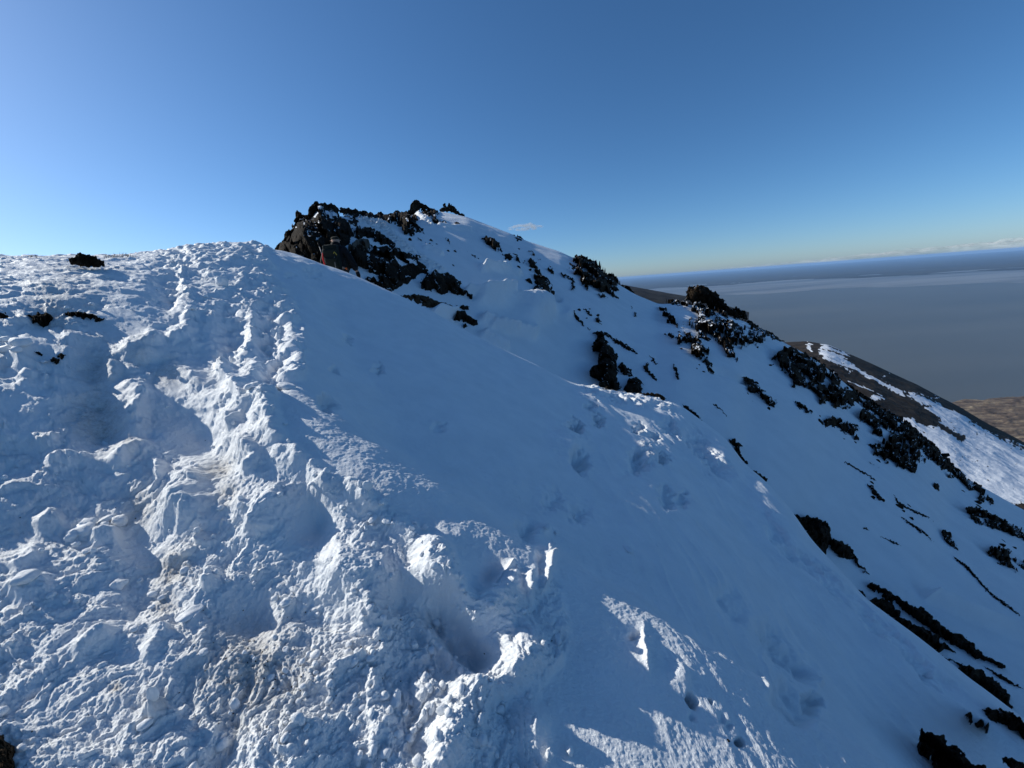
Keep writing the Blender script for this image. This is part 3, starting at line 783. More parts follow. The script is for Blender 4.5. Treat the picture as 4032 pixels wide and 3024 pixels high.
# ------------------------------------------------------------------ rock
def rock_material(name, dark, mid, light, snow_lo, snow_hi, scale):
    t = NT(name)
    p = t.pos()
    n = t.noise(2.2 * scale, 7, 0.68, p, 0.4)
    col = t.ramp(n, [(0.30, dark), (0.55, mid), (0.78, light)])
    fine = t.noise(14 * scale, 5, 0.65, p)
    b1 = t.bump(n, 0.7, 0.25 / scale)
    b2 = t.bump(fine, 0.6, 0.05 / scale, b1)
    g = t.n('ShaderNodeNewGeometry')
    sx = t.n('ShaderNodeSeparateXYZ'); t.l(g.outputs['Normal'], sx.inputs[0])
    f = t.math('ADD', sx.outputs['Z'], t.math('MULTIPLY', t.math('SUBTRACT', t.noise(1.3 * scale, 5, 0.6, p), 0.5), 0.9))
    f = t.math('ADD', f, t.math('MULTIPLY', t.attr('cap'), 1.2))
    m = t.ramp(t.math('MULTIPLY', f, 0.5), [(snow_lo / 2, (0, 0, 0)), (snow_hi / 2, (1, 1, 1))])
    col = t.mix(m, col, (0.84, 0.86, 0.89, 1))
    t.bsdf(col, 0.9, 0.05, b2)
    return t.m
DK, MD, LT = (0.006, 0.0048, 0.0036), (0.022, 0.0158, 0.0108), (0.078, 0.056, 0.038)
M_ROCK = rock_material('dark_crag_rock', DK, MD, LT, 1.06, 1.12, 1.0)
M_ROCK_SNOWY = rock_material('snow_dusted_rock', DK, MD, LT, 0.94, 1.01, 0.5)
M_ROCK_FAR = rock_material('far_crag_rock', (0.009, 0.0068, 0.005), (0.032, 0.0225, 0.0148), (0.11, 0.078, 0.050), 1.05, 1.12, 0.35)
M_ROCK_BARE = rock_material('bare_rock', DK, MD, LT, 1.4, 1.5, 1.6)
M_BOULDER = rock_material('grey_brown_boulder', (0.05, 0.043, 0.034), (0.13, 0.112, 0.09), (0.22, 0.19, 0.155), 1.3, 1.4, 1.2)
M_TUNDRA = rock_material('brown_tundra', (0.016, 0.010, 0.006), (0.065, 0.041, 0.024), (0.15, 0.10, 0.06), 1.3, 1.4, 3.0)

def outcrop(name, poly, surf, mat, label, cat='rock outcrop', relief=26, edge=16, block=34, rough=0.5, holes=0.0, sky=False, depth=None, step=None, seed=None, jag=0.28, bed=None, group=None, rscale=None, lift=0.0, caps=()):
    """a crag: the measured outline laid on the slope it grows from, raised into broken blocks; sky=True also gets a back face"""
    if bed is None: bed = 0.9 if mat in (M_ROCK_FAR, M_ROCK_SNOWY) else 0.3
    poly = [(float(a), float(b)) for a, b in poly]
    pu = [p[0] for p in poly]; pv = [p[1] for p in poly]
    size = max(max(pu) - min(pu), max(pv) - min(pv))
    if step is None: step = 2.2 if size < 420 else 3.0
    seed = seed if seed is not None else int(pu[0] * 7 + pv[0] * 3) % 9973
    pad = 3 * step if sky else 14
    us = np.arange(min(pu) - pad - 6, max(pu) + pad + 6, step); vs = np.arange(min(pv) - pad - 6, max(pv) + pad + 6, step)
    u, v = np.meshgrid(us, vs)
    jb = block * jag
    ju = u + jb * fbm(u / block * 1.6, v / block * 1.6, 3, seed) ; jv = v + jb * fbm(u / block * 1.6 + 40, v / block * 1.6, 3, seed + 1)
    # the beds dip down to the right, so the blocks are drawn out that way
    cs, sn_ = math.cos(math.radians(38)), math.sin(math.radians(38))
    al = (ju * cs + jv * sn_) / (1.0 + bed); ac = -ju * sn_ + jv * cs
    b1, c1 = blocks(al / block, ac / block, seed + 2, 0.9, 1.5)
    ju += b1 * jb * 0.9
    sd = poly_sd(ju, jv, poly)
    if mat in (M_ROCK_FAR, M_ROCK_SNOWY) and size > 110 and name != 'stone_line' and not sky: sd = sd + 4
    P = surf(u, v)
    rr = np.linalg.norm(P, axis=-1)
    mpp = rr / F
    al = (ju * cs + jv * sn_) / (1.0 + bed); ac = -ju * sn_ + jv * cs
    b2, c2 = blocks(al / (block * 0.42), ac / (block * 0.42), seed + 3, 0.9, 1.5)
    hp = relief * (1 - np.exp(-np.maximum(sd, 0) / edge)) * (1 + rough * b1 * 1.15) + np.where(sd > 0, 1, 0) * np.minimum(sd / edge, 1) * (
        rough * (0.22 * block * b2 * 0.6 + 0.03 * block * fbm(u / block * 5, v / block * 5, 3, seed + 5)) - 0.09 * block * np.exp(-c1 / 0.05))
    hp = hp + lift * np.minimum(np.maximum(sd, 0) / edge, 1)
    if holes:
        n = fbm(al / (block * 0.75), ac / (block * 0.75), 5, seed + 7, 0.6)
        n = n + 0.5 * np.exp(-(np.maximum(sd, 0) / (0.5 * block)) ** 2) * holes * 4
        hp = hp - relief * 2.2 * sstep(0.22 - 0.5 * holes, 0.5 - 0.5 * holes, n)
    if not sky:
        hp = np.where(sd < 0, sd * 0.8 + np.minimum(hp, 0), hp)
    if rscale: hp = hp * rscale
    tc = -P / rr[..., None]
    d = tc * 0.85 + np.array([0, 0, 0.35]); d /= np.linalg.norm(d, axis=-1, keepdims=True)
    Q = P + d * (hp * mpp)[..., None]
    vk = sd > (0 if sky else -10)
    keep = vk[:-1, :-1] & vk[1:, :-1] & vk[:-1, 1:] & vk[1:, 1:]
    if not keep.any():
        print('EMPTY OUTCROP', name, poly[0]); return None
    R, C = u.shape
    idx = np.arange(R * C).reshape(R, C)
    q = np.stack([idx[:-1, :-1], idx[1:, :-1], idx[1:, 1:], idx[:-1, 1:]], -1)[keep]
    V = Q.reshape(-1, 3)
    if sky:
        dep = depth if depth is not None else 0.6 * min(max(pu) - min(pu), max(pv) - min(pv))
        away = P.copy(); away[..., 2] *= 0.3; away /= np.linalg.norm(away, axis=-1, keepdims=True)
        Bk = P + away * (dep * (1 - np.exp(-np.maximum(sd, 0) / (edge * 1.5))) * (1 + 0.5 * b1) * mpp)[..., None] + away * 0.02 * mpp[..., None]
        V = np.concatenate([V, Bk.reshape(-1, 3)])
        qb = q[:, ::-1] + R * C
        # rim
        e = np.concatenate([q[:, [0, 1]], q[:, [1, 2]], q[:, [2, 3]], q[:, [3, 0]]])
        key = e[:, 0].astype(np.int64) * (R * C) + e[:, 1]; rev = e[:, 1].astype(np.int64) * (R * C) + e[:, 0]
        rim = e[~np.isin(key, rev)]
        qr = np.stack([rim[:, 1], rim[:, 0], rim[:, 0] + R * C, rim[:, 1] + R * C], -1)
        q = np.concatenate([q, qb, qr])
    cap = np.zeros(u.shape)
    for c in caps:
        cap = np.maximum(cap, sstep(-5, 5, poly_sd(u + 5 * fbm(u / 22, v / 22, 3, seed + 9), v + 5 * fbm(u / 22 + 9, v / 22, 3, seed + 10), c)))
    if size > 60 and mat in (M_ROCK_FAR, M_ROCK_SNOWY, M_ROCK):
        cr = fbm(u / 30, v / 30, 3, seed + 12)
        cap = np.maximum(cap, 0.75 * sstep(0.10, 0.03, np.minimum(c1, c2 * 1.6)) * sstep(0.02 if mat is not M_ROCK else 0.25, 0.25 if mat is not M_ROCK else 0.45, cr))
    cap = np.concatenate([cap.ravel()] * 2) if sky else cap.ravel()
    used = np.zeros(len(V), bool); used[q] = True
    remap = np.cumsum(used) - 1
    V = V[used]; q = remap[q]; cap = cap[used]
    org = V.mean(0)
    o = raw_mesh(name, V - org, q, mat, False, {'cap': cap})
    o.location = org
    tag(o, label, cat, group)
    return o

def fg_real(u, v):
    p = fg_hit(u, v)
    r = np.hypot(p[..., 0], p[..., 1]); ph = np.arctan2(p[..., 0], p[..., 1])
    j = np.clip(np.searchsorted(phi_g, ph), 1, ncol - 2); i = np.clip(np.searchsorted(rho_g, r / fg_par(ph)[2]), 1, nrow - 2)
    return p + NRM[i, j] * H[i, j][..., None]
# ---- the crag behind the hiker
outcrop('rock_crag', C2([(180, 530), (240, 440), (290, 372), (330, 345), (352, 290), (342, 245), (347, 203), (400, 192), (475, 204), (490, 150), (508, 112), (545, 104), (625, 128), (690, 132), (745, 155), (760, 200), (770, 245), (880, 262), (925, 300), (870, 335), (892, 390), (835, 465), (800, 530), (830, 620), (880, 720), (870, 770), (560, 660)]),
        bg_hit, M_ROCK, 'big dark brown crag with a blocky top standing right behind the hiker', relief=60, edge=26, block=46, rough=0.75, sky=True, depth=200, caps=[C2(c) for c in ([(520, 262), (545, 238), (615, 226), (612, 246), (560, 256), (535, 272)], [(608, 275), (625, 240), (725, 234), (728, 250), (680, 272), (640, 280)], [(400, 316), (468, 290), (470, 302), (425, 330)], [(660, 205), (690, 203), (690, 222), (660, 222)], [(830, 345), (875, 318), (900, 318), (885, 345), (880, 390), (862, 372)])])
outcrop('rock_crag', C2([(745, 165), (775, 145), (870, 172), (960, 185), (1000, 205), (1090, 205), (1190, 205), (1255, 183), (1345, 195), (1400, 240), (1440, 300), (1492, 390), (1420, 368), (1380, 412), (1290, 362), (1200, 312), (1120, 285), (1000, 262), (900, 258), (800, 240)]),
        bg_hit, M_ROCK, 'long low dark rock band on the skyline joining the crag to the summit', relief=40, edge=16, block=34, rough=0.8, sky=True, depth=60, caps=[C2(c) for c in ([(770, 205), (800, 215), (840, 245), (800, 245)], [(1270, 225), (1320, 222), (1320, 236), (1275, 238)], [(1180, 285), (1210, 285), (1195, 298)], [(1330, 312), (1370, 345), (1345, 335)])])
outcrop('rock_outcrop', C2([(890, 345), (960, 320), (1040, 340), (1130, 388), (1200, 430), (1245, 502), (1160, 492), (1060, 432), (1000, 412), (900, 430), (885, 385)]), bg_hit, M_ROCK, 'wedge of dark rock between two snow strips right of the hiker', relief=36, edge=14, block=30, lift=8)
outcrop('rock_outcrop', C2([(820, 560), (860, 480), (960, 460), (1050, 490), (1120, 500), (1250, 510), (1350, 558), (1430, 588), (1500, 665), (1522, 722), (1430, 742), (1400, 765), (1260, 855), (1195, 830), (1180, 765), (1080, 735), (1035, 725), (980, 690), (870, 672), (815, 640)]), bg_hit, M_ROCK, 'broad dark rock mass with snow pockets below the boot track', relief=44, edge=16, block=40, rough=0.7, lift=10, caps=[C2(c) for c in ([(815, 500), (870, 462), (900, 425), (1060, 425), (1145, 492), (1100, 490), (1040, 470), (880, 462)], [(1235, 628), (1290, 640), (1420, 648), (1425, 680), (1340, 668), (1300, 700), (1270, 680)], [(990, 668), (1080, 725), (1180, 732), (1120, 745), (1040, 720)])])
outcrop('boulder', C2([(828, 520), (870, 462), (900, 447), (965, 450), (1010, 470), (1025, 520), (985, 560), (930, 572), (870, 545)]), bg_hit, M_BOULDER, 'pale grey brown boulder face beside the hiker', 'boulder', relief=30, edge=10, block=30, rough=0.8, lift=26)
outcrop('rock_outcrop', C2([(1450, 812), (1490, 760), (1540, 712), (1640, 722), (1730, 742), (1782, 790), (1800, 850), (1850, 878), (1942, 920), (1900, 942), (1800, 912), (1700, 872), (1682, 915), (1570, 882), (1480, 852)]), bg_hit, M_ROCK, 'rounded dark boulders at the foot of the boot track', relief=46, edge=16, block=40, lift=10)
outcrop('rock_outcrop', C2([(955, 770), (1000, 768), (1060, 752), (1100, 800), (1160, 850), (1215, 872), (1215, 905), (1100, 850), (1020, 815)]), bg_hit, M_ROCK, 'low dark stones just above the snow shoulder right of the hiker', relief=30, edge=10, block=28, lift=8)
outcrop('rock_outcrop', C2([(1090, 745), (1180, 735), (1200, 800), (1260, 855), (1220, 880), (1130, 830), (1095, 790)]), bg_hit, M_ROCK, 'broken dark ledge under the broad rock mass', relief=30, edge=10, block=26, lift=6)
outcrop('tundra_patch', C2([(1275, 918), (1340, 905), (1440, 905), (1550, 940), (1620, 975), (1690, 985), (1800, 1045), (1700, 1068), (1560, 1045), (1440, 1000), (1340, 955)]), bg_hit, M_TUNDRA, 'strip of bare brown tundra along the snow shoulder', 'tundra patch', relief=16, edge=10, block=20, rough=0.9, lift=4)
outcrop('rock_outcrop', C2([(1742, 1110), (1782, 1062), (1830, 1048), (1882, 1100), (1942, 1130), (1966, 1182), (1900, 1176), (1830, 1140), (1760, 1135)]), bg_hit, M_ROCK, 'knobbly dark rock at the end of the brown tundra strip', relief=34, edge=11, block=26, lift=8)
outcrop('stone', C2([(1760, 1008), (1870, 1008), (1882, 1052), (1820, 1036)]), bg_hit, M_ROCK, 'small flat stone lying above the end of the tundra strip', 'stone', relief=24, edge=8, block=20, lift=8)
outcrop('stone', C2([(1828, 1180), (1850, 1165), (1872, 1182), (1855, 1200), (1832, 1196)]), bg_hit, M_ROCK, 'lone small round stone below the knobbly dark rock', 'stone', relief=20, edge=6, block=16, lift=6)
# ---- the summit rocks
outcrop('rock_crag', C2([(1345, 200), (1350, 152), (1385, 118), (1420, 94), (1470, 120), (1525, 148), (1600, 180), (1632, 225), (1565, 236), (1530, 198), (1475, 165), (1420, 192), (1385, 215)]), bg_hit, M_ROCK_FAR, 'pointed rock tooth on the skyline, the left one of the summit pair', relief=30, edge=9, block=26, rough=0.6, sky=True, depth=50)
outcrop('rock_crag', C2([(1605, 172), (1640, 150), (1640, 118), (1668, 112), (1684, 142), (1706, 118), (1735, 135), (1765, 165), (1792, 192), (1846, 226), (1790, 220), (1740, 192), (1650, 190)]), bg_hit, M_ROCK_FAR, 'small twin pointed rocks on the skyline, the right one of the summit pair', relief=24, edge=7, block=20, rough=0.6, sky=True, depth=40)
outcrop('rock_outcrop', C2([(1440, 205), (1520, 188), (1590, 220), (1600, 250), (1680, 290), (1692, 312), (1600, 290), (1540, 302), (1500, 245)]), bg_hit, M_ROCK_FAR, 'snow flecked rocks just under the pointed rock tooth', relief=24, edge=8, block=22, holes=0.15, lift=6)
outcrop('rock_outcrop', C2([(1360, 215), (1405, 205), (1440, 262), (1400, 258)]), bg_hit, M_ROCK_FAR, 'dark rib running down from the pointed rock tooth', relief=22, edge=7, block=18, lift=6)
outcrop('rock_outcrop', C2([(1738, 290), (1780, 278), (1820, 318), (1892, 356), (1830, 348), (1765, 332)]), bg_hit, M_ROCK_FAR, 'slanting sliver of rock under the twin pointed rocks', relief=22, edge=7, block=20, lift=5)
outcrop('rock_outcrop', C2([(1665, 415), (1700, 428), (1718, 492), (1692, 472)]), bg_hit, M_ROCK_FAR, 'small upright rock alone on the open snow below the summit', relief=20, edge=6, block=18, lift=5)
for q, lab in (([(1380, 402), (1440, 415), (1510, 460), (1600, 500), (1700, 545), (1785, 592), (1700, 562), (1600, 520), (1500, 470)], 'thin line of stones slanting across the snow right of the boot track'),
               ([(1850, 525), (1890, 545), (1960, 590), (2022, 638), (1960, 612), (1890, 565)], 'short line of stones on the snow below the snow flecked outcrop'),
               ([(1560, 455), (1612, 460), (1612, 475)], 'tiny stone above the slanting line of stones'), ([(1590, 385), (1615, 390), (1612, 405)], 'tiny stone on the snow under the summit rocks'),
               ([(1745, 505), (1770, 525), (1760, 535)], 'tiny stone below the lone upright rock')):
    outcrop('stone_line' if 'line' in lab[:14] else 'stone', C2(q), bg_hit, M_ROCK_FAR, lab, 'stones', relief=16, edge=6, block=14, holes=0.25 if 'line of' in lab else 0, lift=4, step=1.8)
# ---- along the upper slope
outcrop('rock_outcrop', C3([(-15, 60), (40, 55), (110, 88), (142, 150), (110, 160), (60, 140), (20, 112), (0, 85)]), bg_hit, M_ROCK_FAR, 'snow flecked dark outcrop below the summit, first on the long slope', relief=26, edge=9, block=26, holes=0.1, lift=8)
outcrop('rock_outcrop', C3([(128, 170), (180, 165), (200, 192), (160, 208)]), bg_hit, M_ROCK_FAR, 'small dark boulder under the first snow flecked outcrop', relief=24, edge=8, block=22, lift=8)
outcrop('rock_outcrop', C3([(150, 145), (230, 185), (300, 238), (270, 245), (235, 222), (190, 180)]), bg_hit, M_ROCK_FAR, 'chain of dark rocks trailing down from the first outcrop', relief=22, edge=8, block=22, holes=0.15, lift=6)
outcrop('rock_outcrop', C3([(195, 42), (230, 48), (262, 78), (230, 80)]), bg_hit, M_ROCK_FAR, 'two small rocks on the snowy skyline below the summit', relief=20, edge=7, block=18, holes=0.1, lift=5)
outcrop('rock_outcrop', C3([(265, 108), (300, 130), (390, 208), (350, 196), (300, 160)]), bg_hit, M_ROCK_FAR, 'row of small rocks slanting down just under the skyline', relief=20, edge=7, block=20, holes=0.2, lift=5)
outcrop('rock_outcrop', C3([(302, 212), (330, 203), (355, 235), (352, 270), (325, 262)]), bg_hit, M_ROCK_FAR, 'squarish rock above the tall rock chain', relief=26, edge=8, block=24, lift=8)
outcrop('rock_outcrop', C3([(342, 310), (400, 318), (436, 352), (437, 442), (402, 450), (412, 490), (480, 532), (420, 512), (345, 462), (334, 400), (358, 385)]), bg_hit, M_ROCK_FAR, 'tall dark rock chain above the sunlit snow lip', relief=36, edge=11, block=32, rough=0.7, lift=10)
outcrop('rock_outcrop', C3([(345, 268), (378, 270), (375, 305), (350, 302)]), bg_hit, M_ROCK_FAR, 'small block perched on top of the tall rock chain', relief=22, edge=7, block=20, lift=8)
outcrop('rock_outcrop', C3([(425, 232), (470, 262), (462, 310), (430, 270)]), bg_hit, M_ROCK_FAR, 'speckled rocks right of the squarish rock', relief=18, edge=7, block=18, holes=0.2, lift=7)
outcrop('rock_outcrop', C3([(500, 268), (520, 290), (600, 330), (607, 410), (585, 400), (580, 350), (505, 300)]), bg_hit, M_ROCK_FAR, 'hooked line of rock left of the skyline outcrop', relief=20, edge=7, block=20, holes=0.1, lift=5)
outcrop('rock_outcrop', C3([(270, 325), (300, 330), (330, 340), (325, 372), (300, 352)]), bg_hit, M_ROCK_FAR, 'two pebbly rocks left of the tall rock chain', relief=18, edge=6, block=18, holes=0.1, lift=5)
outcrop('rock_crag', C3([(548, 240), (600, 192), (650, 188), (732, 222), (792, 286), (850, 318), (882, 360), (882, 420), (916, 468), (860, 452), (832, 422), (812, 472), (740, 432), (690, 402), (640, 352), (600, 292), (560, 272)]), bg_hit, M_ROCK_FAR, 'big mottled outcrop on the skyline left of the sea', relief=34, edge=12, block=34, rough=0.8, holes=0.22, lift=8)
outcrop('rock_crag', C3([(590, 215), (604, 192), (650, 186), (700, 205), (735, 212), (760, 250), (800, 285), (852, 312), (884, 352), (884, 395), (850, 372), (790, 322), (720, 262), (640, 228)]), bg_hit, M_ROCK_FAR, 'crest of jagged rocks along the skyline left of the sea', relief=24, edge=8, block=24, rough=0.7, sky=True, depth=60)
outcrop('rock_outcrop', C3([(960, 490), (985, 520), (1020, 595), (985, 575), (985, 540)]), bg_hit, M_ROCK_FAR, 'small rock rib alone on the snow right of the skyline outcrop', relief=18, edge=7, block=18, holes=0.2, lift=5)
outcrop('rock_outcrop', C3([(920, 375), (950, 380), (1000, 445), (965, 425)]), bg_hit, M_ROCK_FAR, 'thin rock rib where the skyline meets the dark hill', relief=18, edge=6, block=18, holes=0.05, lift=5)
# ---- the rock tower and its apron
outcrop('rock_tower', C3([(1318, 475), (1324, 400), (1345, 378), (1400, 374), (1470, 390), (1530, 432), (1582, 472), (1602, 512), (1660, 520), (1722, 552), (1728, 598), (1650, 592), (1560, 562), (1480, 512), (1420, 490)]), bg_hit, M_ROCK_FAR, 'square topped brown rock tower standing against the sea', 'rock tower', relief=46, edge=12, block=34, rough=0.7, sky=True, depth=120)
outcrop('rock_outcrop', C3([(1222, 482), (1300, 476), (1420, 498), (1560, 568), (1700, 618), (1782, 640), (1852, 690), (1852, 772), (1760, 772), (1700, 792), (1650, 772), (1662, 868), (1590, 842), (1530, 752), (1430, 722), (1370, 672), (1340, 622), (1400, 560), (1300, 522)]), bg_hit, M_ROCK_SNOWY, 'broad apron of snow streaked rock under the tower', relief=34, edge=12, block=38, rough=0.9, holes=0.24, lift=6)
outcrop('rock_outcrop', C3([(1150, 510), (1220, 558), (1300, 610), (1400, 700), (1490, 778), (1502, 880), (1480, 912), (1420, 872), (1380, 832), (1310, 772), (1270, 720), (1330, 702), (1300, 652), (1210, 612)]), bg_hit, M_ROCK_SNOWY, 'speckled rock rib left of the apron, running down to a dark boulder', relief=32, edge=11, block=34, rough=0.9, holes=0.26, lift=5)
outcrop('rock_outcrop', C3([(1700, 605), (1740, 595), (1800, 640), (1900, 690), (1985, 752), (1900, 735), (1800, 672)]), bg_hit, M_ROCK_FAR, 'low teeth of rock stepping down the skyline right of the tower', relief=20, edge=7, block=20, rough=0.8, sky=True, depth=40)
outcrop('rock_outcrop', C3([(1190, 680), (1240, 672), (1262, 710), (1230, 728), (1200, 705)]), bg_hit, M_ROCK_FAR, 'scatter of small rocks left of the speckled rib', relief=18, edge=7, block=18, holes=0.25, lift=4)
# ---- the black pillar above the sunlit lip
outcrop('rock_outcrop', C3([(722, 680), (772, 676), (802, 710), (832, 778), (872, 828), (892, 905), (882, 1042), (848, 1062), (780, 1056), (742, 992), (700, 962), (704, 926), (748, 902), (760, 850), (722, 782), (772, 742)]), bg_hit, M_ROCK, 'black rock pillar rising behind the sunlit snow lip', relief=60, edge=18, block=44, rough=0.7, lift=16)
outcrop('rock_outcrop', C3([(885, 895), (915, 872), (960, 935), (977, 972), (930, 962)]), bg_hit, M_ROCK, 'dark slab leaning right of the black pillar', relief=30, edge=10, block=30, lift=8)
outcrop('rock_outcrop', C3([(926, 1052), (945, 990), (1000, 972), (1038, 990), (1044, 1084), (960, 1078)]), bg_hit, M_ROCK, 'squat dark boulder with a snow cap right of the black pillar', relief=40, edge=12, block=36, lift=10)
outcrop('rock_outcrop', C3([(538, 542), (600, 533), (622, 580), (662, 622), (720, 672), (680, 655), (610, 602), (570, 556)]), bg_hit, M_ROCK, 'dark rock edge leading down to the black pillar', relief=26, edge=8, block=24, lift=6)
for q, lab in (([(742, 580), (770, 600), (772, 635), (752, 612)], 'small dark rock above the black pillar'), ([(800, 680), (850, 720), (930, 760), (1010, 818), (920, 775), (840, 722)], 'crooked crack of rock in the snow right of the black pillar'),
               ([(1048, 905), (1078, 868), (1085, 920), (1150, 1010), (1120, 985), (1070, 938)], 'forked dark rock in the snow beyond the leaning slab'), ([(1072, 818), (1110, 850), (1152, 900), (1110, 872)], 'thin rock seam above the forked dark rock'),
               ([(1232, 880), (1262, 905), (1292, 985), (1275, 988), (1258, 930)], 'upright thin rock in the open snow right of the forked rock'), ([(1710, 968), (1762, 1000), (1730, 996)], 'small rock with a wind hollow on the open snow'),
               ([(1505, 1143), (1550, 1165), (1592, 1222), (1560, 1185)], 'thin curved rock seam in the middle of the shaded snowfield'), ([(660, 520), (700, 545), (725, 575), (690, 560)], 'speckled stones above the dark rock edge'), ([(1695, 1065), (1708, 1085), (1698, 1085)], 'tiny stone left of the speckled rib end')):
    outcrop('rock_outcrop', C3(q), bg_hit, M_ROCK_FAR, lab, relief=18, edge=6, block=18, lift=5, step=1.8)
outcrop('tundra_patch', C3([(690, 1030), (800, 1046), (900, 1078), (1000, 1080), (1100, 1072), (1160, 1082), (1202, 1110), (1180, 1128), (1100, 1100), (980, 1100), (860, 1088), (740, 1052)]), lambda u, v: fg_hit(u, np.maximum(v, 0)) , M_TUNDRA, 'narrow strip of brown tundra along the sunlit snow lip', 'tundra patch', relief=14, edge=6, block=14, rough=0.9, sky=True, depth=20)
outcrop('rock_outcrop', C3([(1716, 1050), (1760, 1018), (1812, 1030), (1862, 1090), (1922, 1142), (1912, 1184), (1850, 1152), (1800, 1100)]), bg_hit, M_ROCK_FAR, 'speckled rocks alone in the middle of the shaded snowfield', relief=24, edge=8, block=22, holes=0.22, lift=6)
outcrop('rock_outcrop', C4([(1050, 1240), (1090, 1250), (1180, 1335), (1300, 1435), (1445, 1595), (1520, 1650), (1470, 1660), (1390, 1625), (1280, 1510), (1160, 1405), (1060, 1300)]), bg_hit, M_ROCK_FAR, 'jagged line of black rocks along the very edge of the sunlit snow', relief=22, edge=7, block=22, rough=0.9, holes=0.08, lift=12)
outcrop('rock_outcrop', C4([(700, 1010), (760, 1050), (850, 1110), (960, 1190), (1050, 1240), (1040, 1290), (940, 1240), (850, 1190), (760, 1120)]), bg_hit, M_ROCK_FAR, 'ledges of black rock joining the large black outcrop to the speckled field', relief=24, edge=8, block=26, rough=0.9, holes=0.14, lift=8)
# ---- lower right rocks of the far slope
outcrop('rock_outcrop', C4([(228, 882), (270, 830), (330, 778), (420, 808), (480, 848), (552, 878), (622, 930), (682, 1000), (742, 1058), (842, 1120), (832, 1152), (760, 1182), (700, 1172), (620, 1162), (560, 1150), (490, 1062), (440, 1032), (390, 1056), (340, 1002), (300, 952), (240, 892)]), bg_hit, M_ROCK_FAR, 'large black mottled outcrop in front of the brown ridge', relief=36, edge=12, block=38, rough=0.9, holes=0.2, lift=8)
outcrop('rock_outcrop', C4([(800, 1240), (850, 1158), (960, 1200), (1060, 1258), (1170, 1328), (1300, 1438), (1432, 1602), (1390, 1622), (1280, 1532), (1220, 1482), (1212, 1592), (1150, 1612), (1050, 1572), (960, 1532), (890, 1482), (850, 1420), (900, 1380), (890, 1310)]), bg_hit, M_ROCK_FAR, 'wide speckled field of black rock at the edge of the sunlit snow', relief=30, edge=10, block=34, rough=0.9, holes=0.3, lift=5)
outcrop('rock_outcrop', C4([(562, 1276), (600, 1250), (640, 1244), (722, 1260), (782, 1300), (772, 1342), (812, 1382), (778, 1384), (700, 1332), (650, 1292)]), bg_hit, M_ROCK_FAR, 'ragged rocks below the large black outcrop', relief=24, edge=8, block=24, holes=0.15, lift=6)
outcrop('rock_outcrop', C4([(354, 1122), (430, 1140), (502, 1200), (492, 1228), (430, 1202), (370, 1152)]), bg_hit, M_ROCK_FAR, 'grey speckled stones left of the ragged rocks', relief=20, edge=7, block=20, holes=0.25, lift=4)
outcrop('rock_outcrop', C4([(565, 1272), (590, 1262), (598, 1298), (578, 1302)]), bg_hit, M_ROCK_FAR, 'single small boulder left of the ragged rocks', relief=20, edge=6, block=18, lift=6)
outcrop('stone_line', C4([(688, 1512), (740, 1538), (800, 1572), (870, 1612), (935, 1662), (880, 1632), (800, 1586), (740, 1550)]), bg_hit, M_ROCK_FAR, 'long thin seam of rock in the shaded snow below the ragged rocks', 'stones', relief=14, edge=5, block=14, lift=4, step=1.8)
outcrop('stone_line', C4([(830, 1495), (880, 1530), (940, 1560), (985, 1608), (930, 1575), (870, 1540)]), bg_hit, M_ROCK_FAR, 'short seam of rock right above the long thin seam', 'stones', relief=14, edge=5, block=14, holes=0.2, lift=4, step=1.8)
for q, lab in (([(1192, 8), (1240, 18), (1262, 60), (1292, 102), (1270, 106), (1230, 50)], 'small rock at the head of a seam on the lower snowfield'), ([(1636, 275), (1680, 288), (1735, 402), (1690, 372), (1640, 322)], 'lone pointed rock on the lower snowfield'),
               ([(1730, -20), (1850, 8), (1922, 80), (1932, 132), (1870, 112), (1790, 50)], 'black rocks under the speckled field of rock'), ([(1768, 158), (1850, 148), (1950, 198), (2060, 258), (2130, 330), (2060, 322), (2000, 302), (1920, 272), (1860, 252), (1800, 202)], 'mottled rocks near the frame edge below the speckled field'),
               ([(1868, 380), (1960, 373), (2032, 400), (2042, 480), (2094, 548), (2020, 502), (1950, 462)], 'holed black rock below the mottled rocks'), ([(2020, 240), (2114, 270), (2170, 360), (2110, 352)], 'black rocks cut by the right frame edge'),
               ([(2040, 440), (2114, 450), (2180, 520), (2100, 500)], 'dark rock at the right frame edge beside the holed rock'), ([(1575, 8), (1612, 12), (1628, 45), (1600, 40)], 'tiny dark rock in the upper part of the lower snowfield')):
    outcrop('rock_outcrop', C7(q), bg_hit, M_ROCK_FAR, lab, relief=24, edge=8, block=24, holes=0.24 if 'mottled' in lab or 'black' in lab else 0.06, lift=5)
for q, lab in (([(1350, 60), (1380, 110), (1470, 160), (1560, 200), (1640, 270), (1560, 212), (1470, 172), (1370, 120)], 'thin broken seam of rock crossing the lower snowfield'), ([(1370, 178), (1450, 230), (1540, 290), (1612, 372), (1540, 310), (1440, 240)], 'second thin seam just below the broken seam'),
               ([(1690, 420), (1780, 480), (1850, 560), (1920, 640), (2020, 710), (2100, 780), (2010, 722), (1900, 640), (1830, 560), (1760, 490)], 'long crooked seam of rock above the sunlit snow streak'), ([(1165, 264), (1200, 262), (1224, 290), (1195, 282)], 'small flat rock on the snow beside the steep outcrop'),
               ([(1250, 310), (1310, 322), (1370, 350), (1424, 385), (1370, 366), (1300, 334)], 'row of flat stones right of the steep outcrop')):
    outcrop('stone_line', C7(q), bg_hit, M_ROCK_FAR, lab, 'stones', relief=12, edge=5, block=13, lift=4, step=1.8)
